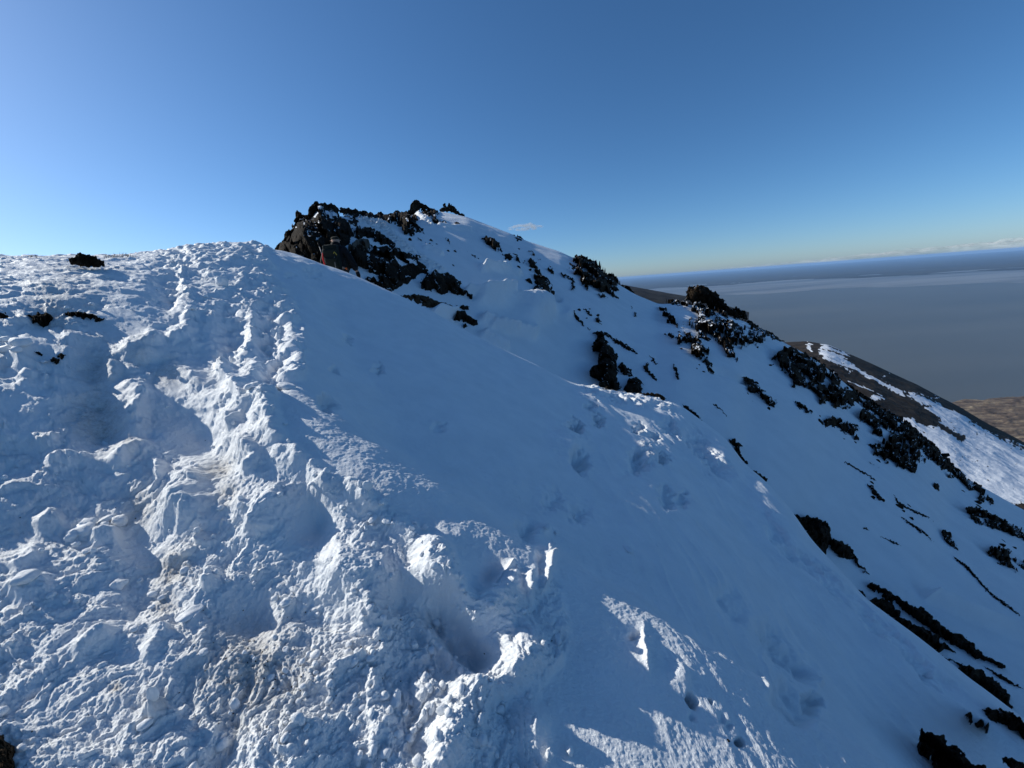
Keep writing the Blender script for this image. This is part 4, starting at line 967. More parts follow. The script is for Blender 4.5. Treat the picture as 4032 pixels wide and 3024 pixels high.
# ---- single stones strewn along the rock bands
_r = np.random.default_rng(91)
def small_stone(seed):
    bm = bmesh.new(); bmesh.ops.create_icosphere(bm, subdivisions=2, radius=1.0)
    V_ = np.array([v.co for v in bm.verts]); f_ = np.array([[v.index for v in q.verts] for q in bm.faces]); bm.free()
    r2 = np.random.default_rng(seed)
    for _ in range(9):
        n_ = r2.normal(size=3); n_ /= np.linalg.norm(n_); k_ = V_ @ n_; V_ = V_ - np.outer(np.maximum(k_ - r2.uniform(0.45, 0.9), 0), n_)
    return raw_mesh('stone', V_, f_, M_ROCK_FAR, False, link=False)
_st = [small_stone(900 + k) for k in range(6)]
for band_, n_, lab_ in ((C4([(350, 1120), (560, 1260), (830, 1390), (1000, 1530)]), 15, 'small dark stone strewn in the snow below the large black outcrop'), (C3([(1200, 660), (1330, 770), (1480, 920)]), 8, 'small dark stone in the snow beside the speckled rib under the tower'),
                        (C3([(1700, 1000), (1800, 1100), (1920, 1200)]), 8, 'small dark stone around the speckled rocks in the middle of the snowfield'), (C7([(1200, 20), (1290, 110), (1480, 170), (1640, 290)]), 8, 'small dark stone along the broken seam on the lower snowfield'),
                        (C2([(1380, 405), (1600, 510), (1780, 600)]), 10, 'tiny dark stone along the slanting line of stones right of the boot track'), (C3([(150, 150), (230, 190), (310, 250)]), 6, 'tiny dark stone along the rock chain below the first outcrop'),
                        (C3([(640, 510), (720, 570), (800, 690)]), 7, 'tiny dark stone in the snow above the black pillar'), (C4([(860, 1150), (1100, 1300), (1420, 1620)]), 12, 'small dark stone at the edge of the sunlit snow'), (C7([(1750, 20), (1900, 200), (2060, 440)]), 10, 'small dark stone among the mottled rocks near the right frame edge')):
    a_ = np.array(band_); t_ = _r.uniform(0, len(a_) - 1.001, n_); k_ = t_.astype(int); f_ = (t_ - k_)[:, None]
    pu_ = a_[k_] * (1 - f_) + a_[k_ + 1] * f_ + _r.normal(size=(n_, 2)) * 17
    pw_ = bg_hit(pu_[:, 0], pu_[:, 1])
    for p_, i_ in zip(pw_, range(n_)):
        o = _st[i_ % 6].copy(); COL.objects.link(o)
        s_ = np.linalg.norm(p_) / F * _r.uniform(3.0, 9.0)
        o.scale = (s_ * 1.5, s_, s_ * 0.8); o.location = p_; o.rotation_euler = (_r.uniform(-.4, .4), _r.uniform(0.2, 0.8), _r.uniform(0, 6.28))
        tag(o, lab_, 'stone', lab_.replace('small dark stone', 'stones').replace('tiny dark stone', 'tiny stones'))
for o in _st: bpy.data.objects.remove(o)
# ---- rocks along the edge of the near slope
outcrop('rock_outcrop', C3([(1600, 1376), (1640, 1370), (1682, 1410), (1692, 1470), (1722, 1520), (1726, 1556), (1690, 1502), (1640, 1440)]), bg_hit, M_ROCK, 'dark rock fin sticking up along the edge of the near slope', relief=30, edge=9, block=28, lift=8)
outcrop('rock_outcrop', C3([(1736, 1560), (1790, 1590), (1862, 1642), (1840, 1662), (1740, 1600)]), bg_hit, M_ROCK, 'low dark rocks below the fin on the edge of the near slope', relief=26, edge=8, block=24, lift=6)
outcrop('rock_outcrop', C3([(1298, 1150), (1350, 1170), (1412, 1220), (1436, 1256), (1400, 1240), (1340, 1200)]), bg_hit, M_ROCK, 'dark rocks peeping over the snow right of the sunlit lip', relief=22, edge=7, block=22, lift=6)
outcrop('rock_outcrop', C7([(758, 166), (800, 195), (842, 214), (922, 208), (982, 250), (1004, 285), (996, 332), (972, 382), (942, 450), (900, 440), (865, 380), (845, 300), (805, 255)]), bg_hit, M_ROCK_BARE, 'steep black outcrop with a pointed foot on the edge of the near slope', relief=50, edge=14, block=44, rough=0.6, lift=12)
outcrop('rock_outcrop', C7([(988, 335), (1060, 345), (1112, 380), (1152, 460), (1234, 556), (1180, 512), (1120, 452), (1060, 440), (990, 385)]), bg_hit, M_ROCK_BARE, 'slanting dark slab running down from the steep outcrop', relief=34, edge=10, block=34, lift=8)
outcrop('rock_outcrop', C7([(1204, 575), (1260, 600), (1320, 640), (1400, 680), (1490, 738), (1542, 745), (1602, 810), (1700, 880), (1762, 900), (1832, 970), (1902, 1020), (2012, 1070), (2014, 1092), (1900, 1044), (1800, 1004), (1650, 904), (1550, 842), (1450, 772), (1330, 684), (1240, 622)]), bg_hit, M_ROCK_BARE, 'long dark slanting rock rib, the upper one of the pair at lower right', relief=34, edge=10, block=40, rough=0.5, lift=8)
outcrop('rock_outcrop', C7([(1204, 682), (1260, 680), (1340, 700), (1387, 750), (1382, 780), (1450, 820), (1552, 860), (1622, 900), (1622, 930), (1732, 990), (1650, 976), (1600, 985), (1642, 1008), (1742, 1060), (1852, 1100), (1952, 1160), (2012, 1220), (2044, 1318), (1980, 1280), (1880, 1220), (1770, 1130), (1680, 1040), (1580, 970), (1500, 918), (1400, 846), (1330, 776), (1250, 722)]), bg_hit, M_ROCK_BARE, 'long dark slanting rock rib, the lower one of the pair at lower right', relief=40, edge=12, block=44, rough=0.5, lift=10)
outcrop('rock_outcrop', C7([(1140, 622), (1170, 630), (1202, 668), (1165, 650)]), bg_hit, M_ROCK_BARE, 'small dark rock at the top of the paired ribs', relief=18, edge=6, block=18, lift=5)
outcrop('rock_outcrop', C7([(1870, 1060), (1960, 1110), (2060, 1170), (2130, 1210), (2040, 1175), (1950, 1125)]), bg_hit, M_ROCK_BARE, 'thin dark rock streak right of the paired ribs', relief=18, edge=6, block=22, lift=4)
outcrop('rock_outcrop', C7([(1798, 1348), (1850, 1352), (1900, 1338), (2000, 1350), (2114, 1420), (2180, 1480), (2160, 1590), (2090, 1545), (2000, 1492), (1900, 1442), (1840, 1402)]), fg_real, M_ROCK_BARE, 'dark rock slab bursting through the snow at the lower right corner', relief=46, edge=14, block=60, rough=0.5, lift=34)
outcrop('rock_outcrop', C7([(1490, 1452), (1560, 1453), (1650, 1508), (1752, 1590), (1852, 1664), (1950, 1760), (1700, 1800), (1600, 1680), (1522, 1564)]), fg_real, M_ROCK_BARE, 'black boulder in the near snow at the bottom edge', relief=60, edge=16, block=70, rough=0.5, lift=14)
outcrop('rock_outcrop', C7([(1990, 1600), (2060, 1620), (2140, 1680), (2060, 1690)]), fg_real, M_ROCK_BARE, 'last dark rock at the very bottom right corner', relief=26, edge=9, block=30, lift=6)
# ---- left side
def at_range(r):
    def f(u, v):
        ph, T = ray(u, v)
        return np.stack([r * np.sin(ph), r * np.cos(ph), r * T], -1)
    return f
outcrop('boulder', C1([(450, 214), (480, 186), (540, 168), (612, 180), (662, 212), (692, 234), (660, 250), (560, 252), (480, 245)]), at_range(float(fg_par(np.array([-0.86]))[2][0]) * 0.74), M_ROCK, 'low dark boulder lying on the sunlit crest at left', 'boulder', relief=22, edge=9, block=26, rough=0.6, sky=True, depth=50)
outcrop('rock_slab', C1([(188, 575), (250, 556), (330, 552), (352, 572), (322, 592), (290, 622), (210, 612)]), fg_real, M_ROCK_BARE, 'flat dark slab half buried in the trampled snow, left of two', 'rock slab', relief=14, edge=9, block=26, lift=12)
outcrop('rock_slab', C1([(412, 552), (480, 550), (570, 566), (684, 598), (660, 618), (560, 595), (450, 575)]), fg_real, M_ROCK_BARE, 'long flat dark slab half buried in the trampled snow, right of two', 'rock slab', relief=14, edge=9, block=26, lift=12)
outcrop('stone', C1([(238, 828), (262, 818), (288, 826), (265, 838)]), fg_real, M_ROCK_BARE, 'small dark stone in the trampled snow, left of three', 'stone', relief=10, edge=6, block=14, lift=10)
outcrop('stone', C1([(375, 836), (400, 822), (430, 834), (405, 852)]), fg_real, M_ROCK_BARE, 'small dark stone in the trampled snow, right of three', 'stone', relief=10, edge=6, block=14, lift=10)
outcrop('stone', C1([(325, 862), (355, 845), (400, 862), (365, 882)]), fg_real, M_ROCK_BARE, 'dark stone in the trampled snow, lowest and largest of three', 'stone', relief=12, edge=7, block=16, lift=10)
outcrop('stone', C1([(0, 575), (40, 572), (72, 585), (40, 598), (0, 600)]), fg_real, M_ROCK_BARE, 'dark stone at the left frame edge beside the flat slabs', 'stone', relief=10, edge=7, block=16, lift=8)
outcrop('soil_patch', C5([(-60, 1460), (0, 1465), (30, 1500), (80, 1530), (70, 1600), (95, 1700), (-80, 1760)]), fg_real, M_TUNDRA, 'patch of bare dark soil in the bottom left corner', 'soil patch', relief=14, edge=14, block=30, lift=16)
import bmesh
# ------------------------------------------------------------------ points on the finished snow
def on_snow(u, v):
    p = fg_hit(np.array([u], float), np.array([v], float))[0]
    r = math.hypot(p[0], p[1]); ph = math.atan2(p[0], p[1])
    j = int(np.clip(np.searchsorted(phi_g, ph), 1, ncol - 2))
    i = int(np.clip(np.searchsorted(rho_g, r / float(fg_par(np.array([ph]))[2][0])), 1, nrow - 2))
    return G[i, j], NRM[i, j], np.linalg.norm(p) / F

def lump(seed, sub=3, ang=0.5, flat=1.0):
    bm = bmesh.new(); bmesh.ops.create_icosphere(bm, subdivisions=sub, radius=1.0)
    V = np.array([v.co for v in bm.verts]); f = np.array([[v.index for v in q.verts] for q in bm.faces]); bm.free()
    r_ = np.random.default_rng(seed)
    # cut by random planes for the broken faces, then roughen
    for _ in range(7):
        n = r_.normal(size=3); n /= np.linalg.norm(n); d = r_.uniform(0.55, 0.95)
        k = V @ n; V = V - np.outer(np.maximum(k - d, 0) * (0.65 + 0.35 * ang), n)
    d = 0.22 * perlin(V[:, 0] * 1.7 + seed, V[:, 1] * 1.7 + V[:, 2], seed) + 0.12 * perlin(V[:, 0] * 4 + V[:, 2] * 2, V[:, 1] * 4 - V[:, 2] * 3, seed + 1) + 0.05 * perlin(V[:, 0] * 11 + V[:, 2] * 7, V[:, 1] * 11 - V[:, 2] * 5, seed + 2)
    V = V * (1 + d)[:, None]; V[:, 2] *= flat
    return V, f

M_CHUNK = snow_material('snow_lump', 1.6, False)
def rot_to(n, spin):
    q = Vector(n).to_track_quat('Z', 'Y') @ Matrix.Rotation(spin, 3, 'Z').to_quaternion()
    return q
protos = []
for k in range(8):
    VX, f = lump(500 + k, 3, 1.0 if k % 2 else 0.7, (0.75, 0.9, 0.6, 1.1)[k % 4])
    protos.append(raw_mesh('snow_chunk', VX, f, M_CHUNK, True, link=False))
def chunk(c, rpx, k, label, scale=(1, 1, 1), sink=0.25, spin=None):
    (u, v), = c[0]([c[1]])
    p, n, m = on_snow(u, v)
    r = 0.8 * rpx / (1.659 if c[0] is C1 else 1.476) * m
    o = protos[k % 8].copy(); COL.objects.link(o)
    o.rotation_mode = 'QUATERNION'; o.rotation_quaternion = rot_to(n * 0.5 + np.array([0, 0, 0.5]), random.uniform(0, 6.28) if spin is None else spin)
    o.scale = [r * s for s in scale]; o.location = Vector(p) + Vector(n) * (r * scale[2] * (0.75 - sink))
    tag(o, label, 'snow chunk', 'snow chunks kicked out along the trail')
    return o
NAMED = [(C5, 480, 280, 46, 'largest of a cluster of rounded snow chunks left of the dark trail hollow', (1.35, .9, .8)), (C5, 512, 240, 34, 'rounded snow chunk behind the largest one of the cluster left of the hollow', (1, .9, .9)),
    (C5, 425, 318, 28, 'snow chunk at the lower left end of the cluster left of the hollow', (1, 1, .8)), (C5, 620, 198, 26, 'shaded snow chunk at the upper end of the cluster left of the hollow', (1.2, .9, .7)),
    (C5, 690, 205, 32, 'snow chunk at the left rim of the dark trail hollow', (1, 1, 1)), (C5, 1485, 528, 17, 'single bright snow cube lying on smooth shaded snow in the trail', (1, 1, 1)),
    (C5, 1665, 700, 30, 'dirty lit snow chunk beside the bank of broken snow', (1.1, 1, .8)), (C5, 1100, 775, 44, 'long lit snow chunk in the dirty middle of the trail', (1.5, .8, .7)),
    (C5, 680, 570, 34, 'round snow chunk with a shaded right side on the lower left slope', (1, 1, .9)), (C5, 170, 605, 36, 'pale snow chunk near the left frame edge', (1.2, 1, .8)),
    (C5, 905, 1305, 26, 'upright white snow spike near the bottom left', (.8, .8, 1.6)), (C5, 1165, 300, 18, 'knob of snow standing on a thin neck in the trail', (.9, .9, 1.8)), (C5, 1180, 1000, 20, 'small white chunk on the dirty grainy snow', (1, 1, .8)),
    (C6, 300, 148, 25, 'round snow ball resting on the top of the upper clump of the bank', (1, 1, 1)), (C6, 250, 228, 30, 'flat snow flake sticking out of the upper clump of the bank', (1.4, .9, .45)), (C6, 330, 245, 28, 'angular snow chunk below the snow ball on the bank', (1, 1, .9)),
    (C6, 545, 275, 25, 'angular snow chunk at the upper right edge of the bank', (1, .8, 1)), (C6, 262, 398, 23, 'pointed snow chunk on the crest of the big lit clump', (.9, .9, 1.3)), (C6, 375, 1275, 42, 'largest flat slab of crusted snow below the boot hole', (1.3, .9, .55)),
    (C6, 380, 1230, 22, 'small crust piece behind the largest flat slab', (1.2, .8, .5)), (C6, 520, 1125, 19, 'upright snow tooth left of the bottom of the boot hole', (.8, .8, 1.4)), (C6, 640, 1390, 34, 'tall tilted snow plate below the boot hole', (.6, 1, 1.5)),
    (C6, 1235, 285, 26, 'snow chunk on the near rim of the upper boot print', (1.1, .9, .9)), (C6, 1310, 290, 15, 'little snow chunk right of the one on the upper boot print', (1, 1, 1)), (C6, 1315, 915, 28, 'snow flake jutting right from the brightest clump', (1.4, .7, .5)),
    (C6, 1215, 985, 24, 'rounded snow finger on the brightest clump', (.8, .8, 1.5)), (C6, 1735, 385, 32, 'flat triangle of crusted snow on the smooth slope', (1, 1.4, .3)), (C6, 1890, 360, 16, 'smaller flake of crusted snow right of the flat triangle', (1, 1.4, .35)),
    (C6, 1440, 175, 16, 'thin upright snow sliver inside the small boot pit', (.5, .5, 1.7)), (C6, 340, 900, 22, 'shaded snow chunk left of the boot hole', (1, 1, .9)), (C6, 490, 950, 22, 'leaning shaded snow chunk at the left lip of the boot hole', (.8, 1, 1.2)),
    (C6, 1380, 1580, 26, 'snow horn at the bottom edge right of the bank', (.8, .8, 1.5)), (C6, 1260, 1600, 26, 'snow horn at the bottom edge, left of the other horn', (.8, .8, 1.6)), (C6, 730, 1000, 22, 'snow flake stuck in the wall of the boot hole', (.9, .6, 1.2)), (C6, 210, 78, 34, 'big shaded snow chunk in the hollow above the bank', (1, 1, 1)),
    (C1, 1245, 562, 34, 'square snow block at the head of the trail hollow', (1.1, .9, .8)), (C1, 1450, 385, 40, 'blocky snow lump hanging in the upper trench', (1, .9, 1.1)), (C1, 1655, 1095, 28, 'rounded snow lump on the floor of the deep trench', (1, 1, .9)),
    (C1, 1490, 825, 18, 'small snow knob left of the deep trench', (.8, .8, 1.3)), (C1, 1575, 760, 16, 'snow ball at the end of the trench ridge', (1, 1, 1)), (C1, 45, 815, 26, 'snow chunk at the left frame edge below the flat slabs', (1.2, 1, .8)), (C1, 170, 830, 38, 'big lit snow chunk right of the one at the left frame edge', (1.1, 1, .9)),
    (C1, 668, 1342, 18, 'small white chunk alone in the dark trail hollow', (1.2, 1, .7)), (C1, 602, 515, 12, 'tiny white chunk right of the flat slabs', (1, 1, 1)), (C1, 1870, 1005, 46, 'thick curl of snow at the foot of the trench wall', (1.5, .9, .6))]
for i, (c, x, y, r, lab, sc_) in enumerate(NAMED):
    chunk((c, (x, y)), r, i * 3 + 1, lab, sc_)
PLAIN = [(C6, 70, 155, 22), (C6, 465, 300, 22), (C6, 355, 580, 20), (C6, 1060, 715, 15), (C6, 515, 1172, 11), (C6, 455, 1340, 9), (C6, 1270, 1290, 11), (C6, 150, 270, 12), (C6, 95, 300, 10), (C6, 205, 285, 14), (C6, 600, 1060, 13), (C6, 850, 1330, 16), (C6, 560, 1340, 18), (C6, 480, 1460, 20),
    (C5, 600, 252, 20), (C5, 440, 360, 17), (C5, 512, 412, 18), (C5, 552, 422, 12), (C5, 780, 850, 20), (C5, 800, 535, 14), (C5, 870, 700, 16), (C5, 930, 660, 16), (C5, 1590, 670, 18), (C5, 1620, 600, 16), (C5, 1690, 650, 14), (C5, 1430, 120, 14), (C5, 1330, 90, 14), (C5, 1840, 760, 18), (C5, 1660, 985, 20), (C5, 1780, 1480, 18),
    (C1, 1340, 440, 14), (C1, 1600, 782, 14), (C1, 860, 548, 9), (C1, 1180, 1000, 12), (C1, 1700, 1110, 12), (C1, 1740, 1105, 10), (C1, 290, 885, 14), (C1, 270, 935, 14), (C1, 130, 870, 20), (C1, 1290, 545, 10), (C1, 1085, 1170, 10), (C1, 200, 1200, 14), (C1, 40, 745, 20), (C1, 100, 490, 10)]
for i, (c, x, y, r) in enumerate(PLAIN):
    chunk((c, (x, y)), r, i * 5 + 2, 'small loose lump of white snow lying on the trampled trail', (1, random.uniform(.75, 1), random.uniform(.7, 1)))
for p_ in protos: bpy.data.objects.remove(p_)

def scatter(name, n, weight, rmin, rmax, mat, seed, sub=1, emb=0.2, flat=0.85, pw=2.5):
    r_ = np.random.default_rng(seed)
    # area of a grid cell seen as sampling weight: uniform over the picture of the slope
    w = (weight * (RHO < 1.0) * (U > -100) * (U < 4130) * (V < 3100)).astype(np.float64).ravel()
    ids = r_.choice(w.size, n, p=w / w.sum())
    P = G.reshape(-1, 3)[ids]; N = NRM.reshape(-1, 3)[ids]
    base = [lump(seed + k, sub, 0.6, flat) for k in range(6)]
    VV = []; FF = []; off = 0
    for i in range(n):
        VX, f = base[i % 6]
        r = rmin + (rmax - rmin) * r_.random() ** pw
        q = np.array(Matrix.Rotation(r_.uniform(0, 6.28), 3, r_.normal(size=3)))
        VV.append((VX @ q.T) * r * r_.uniform(0.75, 1.2, 3) + P[i] + N[i] * r * (0.55 - emb)); FF.append(f + off); off += len(VX)
    return raw_mesh(name, np.concatenate(VV), np.concatenate(FF), mat, True)
wc = rough * (0.15 + clump + 1.5 * edge) * sstep(900, 1200, V)
tag(scatter('snow_crumbs', 1100, wc, 0.003, 0.020, M_CHUNK, 611, 2, 0.25, 0.85, 4.0), kind='stuff')
t = NT('dark_grit'); t.bsdf(t.ramp(t.noise(40, 3, 0.6, t.pos()), [(0.3, (0.008, 0.007, 0.006)), (0.7, (0.06, 0.045, 0.03))]), 0.8, 0.2)
tag(scatter('grit', 260, np.maximum(dirt, 0.01 * rough), 0.0012, 0.0042, t.m, 677, 1, 0.3, 0.6), kind='stuff')

# ------------------------------------------------------------------ dry grass on the crest
def blades(name, spots, mat, seed):
    r_ = np.random.default_rng(seed); VV = []; FF = []; off = 0
    for (u, v, n, h, spread) in spots:
        for i in range(n):
            p, nn, m = on_snow(u + r_.normal() * spread, v + r_.normal() * spread * 0.12)
            hh = h * r_.uniform(0.4, 1.1); a = r_.uniform(0, 6.28); ln = np.array([math.cos(a), math.sin(a), 0]) * r_.uniform(0.1, 0.7) * hh + np.array([0.25 * hh, 0, 0])
            s = np.array([math.cos(a + 1.57), math.sin(a + 1.57), 0]) * 0.0022
            up = np.array([0, 0, hh])
            pts = [p - s - up * .2, p + s - up * .2, p + ln * .35 + up * .6 + s * .7, p + ln * .35 + up * .6 - s * .7, p + ln + up * .95 + s * .15, p + ln + up * .95 - s * .15]
            VV += pts; FF += [[off, off + 1, off + 2, off + 3], [off + 3, off + 2, off + 4, off + 5]]; off += 6
    return raw_mesh(name, np.array(VV), np.array(FF), mat, True)
t = NT('dry_grass'); t.bsdf(t.ramp(t.noise(8, 2, 0.5, t.pos()), [(0.3, (0.05, 0.035, 0.02)), (0.7, (0.20, 0.14, 0.08))]), 0.8, 0.2)
M_GRASS = t.m
tag(blades('dry_grass', [(455, 1030, 90, 0.055, 26), (505, 1030, 50, 0.05, 18), (122, 1030, 22, 0.06, 14), (330, 1030, 16, 0.04, 30)] + [(a, b, 26, 0.07, 16) for a, b in C3([(720, 1040), (800, 1052), (880, 1078), (960, 1082), (1040, 1080), (1120, 1078), (1180, 1100)])], M_GRASS, 5), kind='stuff')

# twig in the little pit at lower right
def tube(pts, r, sides=8, taper=1.0):
    P = np.array(pts, float); n = len(P); VV = []; FF = []
    tan = np.gradient(P, axis=0); tan /= np.linalg.norm(tan, axis=1, keepdims=True)
    ref = np.array([0.3, 0.2, 0.93])
    for i in range(n):
        a = np.cross(tan[i], ref); a /= np.linalg.norm(a) + 1e-9; b = np.cross(tan[i], a); rr = r * (1 + (taper - 1) * i / (n - 1))
        for k in range(sides):
            th = 2 * math.pi * k / sides; VV.append(P[i] + (a * math.cos(th) + b * math.sin(th)) * rr)
    for i in range(n - 1):
        for k in range(sides):
            FF.append([i * sides + k, i * sides + (k + 1) % sides, (i + 1) * sides + (k + 1) % sides, (i + 1) * sides + k])
    c0 = len(VV); VV += [P[0], P[-1]]
    for k in range(sides):
        FF.append([c0, (k + 1) % sides, k, k]); FF.append([c0 + 1, (n - 1) * sides + k, (n - 1) * sides + (k + 1) % sides, (n - 1) * sides + (k + 1) % sides])
    return np.array(VV), FF
def poly_mesh(name, V, F_, mat, parent=None, smooth=True):
    me = bpy.data.meshes.new(name)
    me.from_pydata([tuple(v) for v in V], [], [list(dict.fromkeys(f)) for f in F_]); me.update()
    for p_ in me.polygons: p_.use_smooth = smooth
    me.materials.append(mat)
    o = bpy.data.objects.new(name, me); COL.objects.link(o)
    if parent: o.parent = parent
    return o
t = NT('dark_bark'); t.bsdf((0.012, 0.010, 0.008), 0.8, 0.2); M_BARK = t.m
(u, v), = C7([(436, 1532)]); p, n, m = on_snow(u, v)
VX, f = tube([p + n * .01 + np.array(d) * m for d in ((-18, 0, 26), (-6, 4, 10), (2, 0, -2), (8, 0, -18), (20, 6, -30))], 3.2 * m, 8, 0.5)
tag(poly_mesh('twig', VX, f, M_BARK), 'black crooked twig lying in a small pit in the smooth snow', 'twig')

# ------------------------------------------------------------------ the small cloud
t = NT('cloud_vapour')
v_ = t.n('ShaderNodeVolumePrincipled'); v_.inputs['Color'].default_value = (1, 1, 1, 1); v_.inputs['Anisotropy'].default_value = 0.3
dn = t.ramp(t.noise(1.0, 5, 0.6, t.pos(0.004, 0.004, 0.008)), [(0.42, (0, 0, 0)), (0.68, (1, 1, 1))])
t.l(t.math('MULTIPLY', dn, 0.006), v_.inputs['Density']); t.l(v_.outputs[0], t.out.inputs['Volume'])
def cloud():
    VV = []; FF = []; off = 0
    r_ = np.random.default_rng(3); D = 20000.0
    for (u, v, a, b) in ((2020, 899, 24, 7), (2045, 896, 30, 11), (2075, 893, 34, 13), (2100, 896, 28, 8), (2115, 894, 22, 6), (2062, 901, 36, 6)):
        ph, T = ray(u, v); c = np.array([math.sin(ph) * D, math.cos(ph) * D, T * D])
        VX, f = lump(int(u), 3, 0.3)
        right = np.array([math.cos(ph), -math.sin(ph), 0]); fw = np.array([math.sin(ph), math.cos(ph), 0])
        s = D / F
        W = c + np.outer(VX[:, 0] * a * s, right) + np.outer(VX[:, 1] * a * 0.8 * s, fw) + np.outer(VX[:, 2] * b * s, [0, 0, 1])
        VV.append(W); FF.append(f + off); off += len(VX)
    return raw_mesh('cloud', np.concatenate(VV), np.concatenate(FF), t.m, True)
tag(cloud(), 'one tiny white wisp of cloud floating above the snowy ridge', 'cloud')
# ------------------------------------------------------------------ the hiker, walking away behind the crest
def plain(name, c, rough=0.8, bumps_=60):
    t = NT(name); n = t.noise(bumps_, 4, 0.6, t.pos())
    t.bsdf(t.ramp(n, [(0.3, tuple(x * 0.75 for x in c)), (0.7, tuple(min(1, x * 1.2) for x in c))]), rough, 0.2, t.bump(n, 0.4, 0.01))
    return t.m
M_JACKET = plain('black_navy_shell', (0.004, 0.0045, 0.007)); M_TROUSER = plain('dark_trousers', (0.018, 0.016, 0.015)); M_CAP = plain('olive_cap', (0.03, 0.026, 0.018), 0.9, 120)
M_PACK = plain('dark_green_nylon', (0.006, 0.0105, 0.009)); M_RED = plain('red_webbing', (0.45, 0.02, 0.025)); M_YEL = plain('yellow_cord', (0.38, 0.33, 0.06)); M_ORG = plain('orange_plastic', (0.8, 0.16, 0.04), 0.5)
M_GREY = plain('grey_webbing', (0.14, 0.15, 0.16)); M_SKIN = plain('skin', (0.42, 0.26, 0.19), 0.6, 30); M_METAL = plain('dull_metal', (0.25, 0.25, 0.26), 0.45)

def skin(name, joints, bones, mat, parent, sub=2, root=0):
    me = bpy.data.meshes.new(name)
    me.from_pydata([j[:3] for j in joints], bones, []); me.update()
    o = bpy.data.objects.new(name, me); COL.objects.link(o)
    md = o.modifiers.new('Skin', 'SKIN'); md.use_smooth_shade = True
    sk = me.skin_vertices[0].data if me.skin_vertices else None
    for i, j in enumerate(joints):
        r = j[3] if isinstance(j[3], tuple) else (j[3], j[3])
        sk[i].radius = r; sk[i].use_root = (i == root)
    s = o.modifiers.new('Sub', 'SUBSURF'); s.levels = sub; s.render_levels = sub
    me.materials.append(mat)
    if parent: o.parent = parent
    return o

ph_h, T_h = ray(1306, 921)
R_H = 10.4
top = np.array([R_H * math.sin(ph_h), R_H * math.cos(ph_h), R_H * float(T_h)])
hiker = bpy.data.objects.new('person', None); COL.objects.link(hiker)
hiker.location = (top[0], top[1], top[2] - 1.80); hiker.rotation_euler = (0, 0, -float(ph_h) - 0.25)
tag(hiker, 'hiker in black jacket and olive cap seen from behind beyond the crest', 'person')
# body: pelvis root, legs mid-stride, torso leaning ahead, arms a little out, fingers
J = [(0, 0, .95, .15), (.0, .02, 1.12, .15), (.0, .05, 1.30, .175), (0.01, .08, 1.45, .12), (.015, .11, 1.53, .062), (.02, .14, 1.60, .088), (.02, .15, 1.69, .102), (.02, .14, 1.755, .07),   # 0-7
     (.10, .0, .88, .10), (.12, .16, .52, .068), (.12, .06, .10, .046), (.12, .22, .035, .04),      # right leg 8-11
     (-.10, .0, .88, .10), (-.11, -.02, .50, .068), (-.11, -.24, .16, .046), (-.11, -.13, .04, .04),  # left 12-15
     (.19, .05, 1.43, .075), (.33, .04, 1.17, .055), (.40, .12, .94, .038), (.415, .15, .86, .042),   # right arm 16-19
     (-.18, .05, 1.43, .075), (-.31, .03, 1.18, .055), (-.34, .15, .97, .038), (-.345, .18, .89, .042)]  # left arm 20-23
E = [(0, 1), (1, 2), (2, 3), (3, 4), (4, 5), (5, 6), (6, 7), (0, 8), (8, 9), (9, 10), (10, 11), (0, 12), (12, 13), (13, 14), (14, 15), (3, 16), (16, 17), (17, 18), (18, 19), (3, 20), (20, 21), (21, 22), (22, 23)]
for hand, sx in ((19, 1), (23, -1)):
    hx, hy, hz, _ = J[hand]
    for k, (dx, l) in enumerate(((-.03, .060), (-.011, .072), (.009, .068), (.028, .052))):
        b = len(J); J += [(hx + dx * .7, hy + .012, hz - .045, .010), (hx + dx, hy + .020, hz - .045 - l * .55, .0092), (hx + dx * 1.05, hy + .034, hz - .045 - l, .008)]
        E += [(hand, b), (b, b + 1), (b + 1, b + 2)]
    b = len(J); J += [(hx - sx * .035, hy + .03, hz - .01, .011), (hx - sx * .045, hy + .055, hz - .045, .009)]
    E += [(hand, b), (b, b + 1)]
body = skin('body', J, E, M_SKIN, hiker)
# clothes follow the same joints, a little wider
def grow(idx, add): return [(J[i][0], J[i][1], J[i][2], J[i][3] + add) for i in idx]
ji = [0, 1, 2, 3, 4, 16, 17, 18, 20, 21, 22]
skin('jacket', grow(ji, .035), [(0, 1), (1, 2), (2, 3), (3, 4), (3, 5), (5, 6), (6, 7), (3, 8), (8, 9), (9, 10)], M_JACKET, hiker)
ti = [0, 8, 9, 10, 12, 13, 14]
skin('trousers', grow(ti, .022), [(0, 1), (1, 2), (2, 3), (0, 4), (4, 5), (5, 6)], M_TROUSER, hiker)
for a in ((10, 11), (14, 15)):
    skin('boot', [(J[a[0]][0], J[a[0]][1], .13, .062), (J[a[0]][0], J[a[0]][1] - .02, .06, .06), (J[a[1]][0], J[a[1]][1], .045, .052)] if a[0] == 10 else [(J[14][0], J[14][1], .17, .062), (J[14][0], J[14][1] - .01, .10, .06), (J[15][0], J[15][1], .045, .052)], [(0, 1), (1, 2)], M_TROUSER, hiker, 2)
skin('hood', [(.015, .09, 1.50, .10), (.02, .10, 1.57, .112), (.02, .12, 1.63, .115)], [(0, 1), (1, 2)], M_JACKET, hiker)
skin('cap', [(.02, .15, 1.68, .112), (.02, .145, 1.725, .108), (.02, .14, 1.765, .075)], [(0, 1), (1, 2)], M_CAP, hiker)
skin('cap_peak', [(.02, .24, 1.70, (.075, .012)), (.02, .33, 1.685, (.06, .010))], [(0, 1)], M_CAP, hiker, 2)
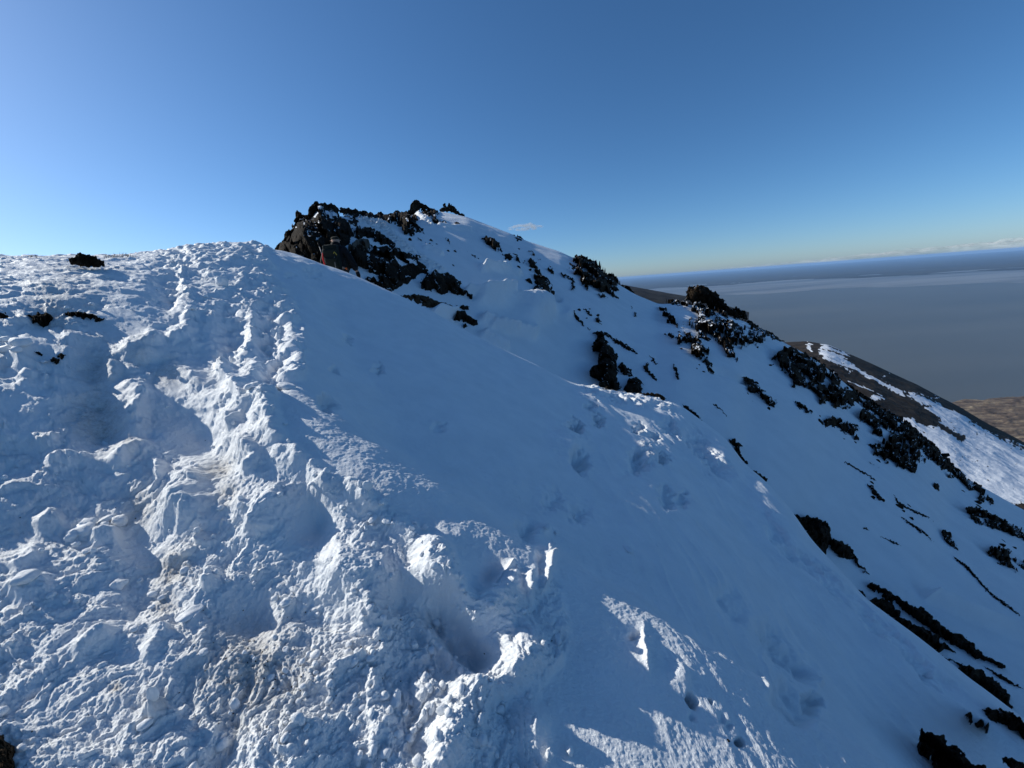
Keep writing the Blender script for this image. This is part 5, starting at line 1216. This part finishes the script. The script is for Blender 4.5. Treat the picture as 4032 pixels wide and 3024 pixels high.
skin('glove', [(J[18][0], J[18][1], J[18][2], .047), (J[19][0], J[19][1], J[19][2] - .02, .052), (J[19][0], J[19][1] + .02, J[19][2] - .08, .04)], [(0, 1), (1, 2)], M_JACKET, hiker, 2)
skin('glove', [(J[22][0], J[22][1], J[22][2], .047), (J[23][0], J[23][1], J[23][2] - .02, .052), (J[23][0], J[23][1] + .02, J[23][2] - .08, .04)], [(0, 1), (1, 2)], M_JACKET, hiker, 2)
# face (looks away from the camera)
for s in (-1, 1):
    skin('ear', [(.02 + s * .104, .15, 1.655, .018), (.02 + s * .108, .145, 1.685, .016)], [(0, 1)], M_SKIN, hiker, 1)
    skin('eye', [(.02 + s * .035, .236, 1.675, .012), (.02 + s * .036, .240, 1.676, .010)], [(0, 1)], M_METAL, hiker, 1)
skin('nose', [(.02, .235, 1.67, .012), (.02, .262, 1.645, .016)], [(0, 1)], M_SKIN, hiker, 1)
skin('mouth', [(-.005, .238, 1.612, .008), (.045, .238, 1.612, .008)], [(0, 1)], M_RED, hiker, 1)

# the pack on his back: a thing of its own
pack = bpy.data.objects.new('backpack', None); COL.objects.link(pack)
pack.location = hiker.location; pack.rotation_euler = hiker.rotation_euler
tag(pack, 'dark green rucksack with red and yellow straps worn by the hiker', 'backpack')
def sbox(name, c, s, mat, parent, bev=0.03, rot=0.0, wob=0.012):
    bm = bmesh.new(); bmesh.ops.create_cube(bm, size=1)
    for v in bm.verts: v.co = (v.co.x * s[0], v.co.y * s[1], v.co.z * s[2])
    bmesh.ops.bevel(bm, geom=bm.edges[:], offset=bev, segments=4, affect='EDGES', profile=0.6)
    bmesh.ops.subdivide_edges(bm, edges=[e for e in bm.edges if e.calc_length() > 0.08], cuts=4, use_grid_fill=True)
    for v in bm.verts:
        p = np.array(v.co) * 9
        v.co += v.co.normalized() * float(wob * perlin(np.array([p[0] + p[2]]), np.array([p[1] + p[2] * .7]), 77)[0])
    me = bpy.data.meshes.new(name); bm.to_mesh(me); bm.free()
    for p_ in me.polygons: p_.use_smooth = True
    me.materials.append(mat); o = bpy.data.objects.new(name, me); COL.objects.link(o); o.location = c; o.rotation_euler = (rot, 0, 0); o.parent = parent
    return o
bag = sbox('bag', (-.04, -.17, 1.20), (.34, .22, .52), M_PACK, pack, .07, 0.10)
sbox('lid', (-.04, -.15, 1.48), (.33, .24, .13), M_PACK, pack, .05, 0.12)
sbox('pocket', (-.04, -.29, 1.10), (.25, .07, .28), M_PACK, pack, .03, 0.08)
for sx in (-1, 1):
    VX, f = tube([(-.04 + sx * .10, -.06, 1.46), (-.04 + sx * .13, .08, 1.53), (-.02 + sx * .14, .20, 1.42), (-.02 + sx * .16, .22, 1.25), (-.03 + sx * .19, .12, 1.08), (-.04 + sx * .15, -.06, 1.0)], .022)
    poly_mesh('shoulder_strap', VX, f, M_JACKET, pack)
VX, f = tube([(-.20, -.27, 1.36), (-.215, -.28, 1.25), (-.20, -.29, 1.10), (-.17, -.28, 0.98)], .018); poly_mesh('red_strap', VX, f, M_RED, pack)
VX, f = tube([(.035, -.285, 1.33), (.06, -.295, 1.37), (.085, -.285, 1.33), (.10, -.28, 1.30)], .010); poly_mesh('yellow_cord', VX, f, M_YEL, pack)
VX, f = tube([(.045, -.30, 1.26), (.04, -.325, 1.12), (.035, -.31, 0.98)], .009); poly_mesh('side_strap', VX, f, M_GREY, pack)
VX, f = tube([(-.13, -.26, 1.00), (-.12, -.27, .93)], .014); poly_mesh('side_strap', VX, f, M_GREY, pack)
sbox('orange_tag', (.22, -.14, .99), (.05, .03, .05), M_ORG, pack, .012, 0, .002)
pole = bpy.data.objects.new('trekking_pole', None); COL.objects.link(pole); pole.location = hiker.location; pole.rotation_euler = hiker.rotation_euler
tag(pole, 'thin folded trekking pole strapped upright to the left side of the rucksack', 'trekking pole')
VX, f = tube([(-.215, -.20, 0.98), (-.235, -.20, 1.30), (-.27, -.19, 1.52)], .009); poly_mesh('shaft', VX, f, M_METAL, pole)
VX, f = tube([(-.27, -.19, 1.52), (-.285, -.185, 1.60)], .016); poly_mesh('grip', VX, f, M_JACKET, pole)
VX, f = tube([(-.215, -.20, .98), (-.213, -.20, .95)], .03, 12, .8); poly_mesh('basket', VX, f, M_JACKET, pole)
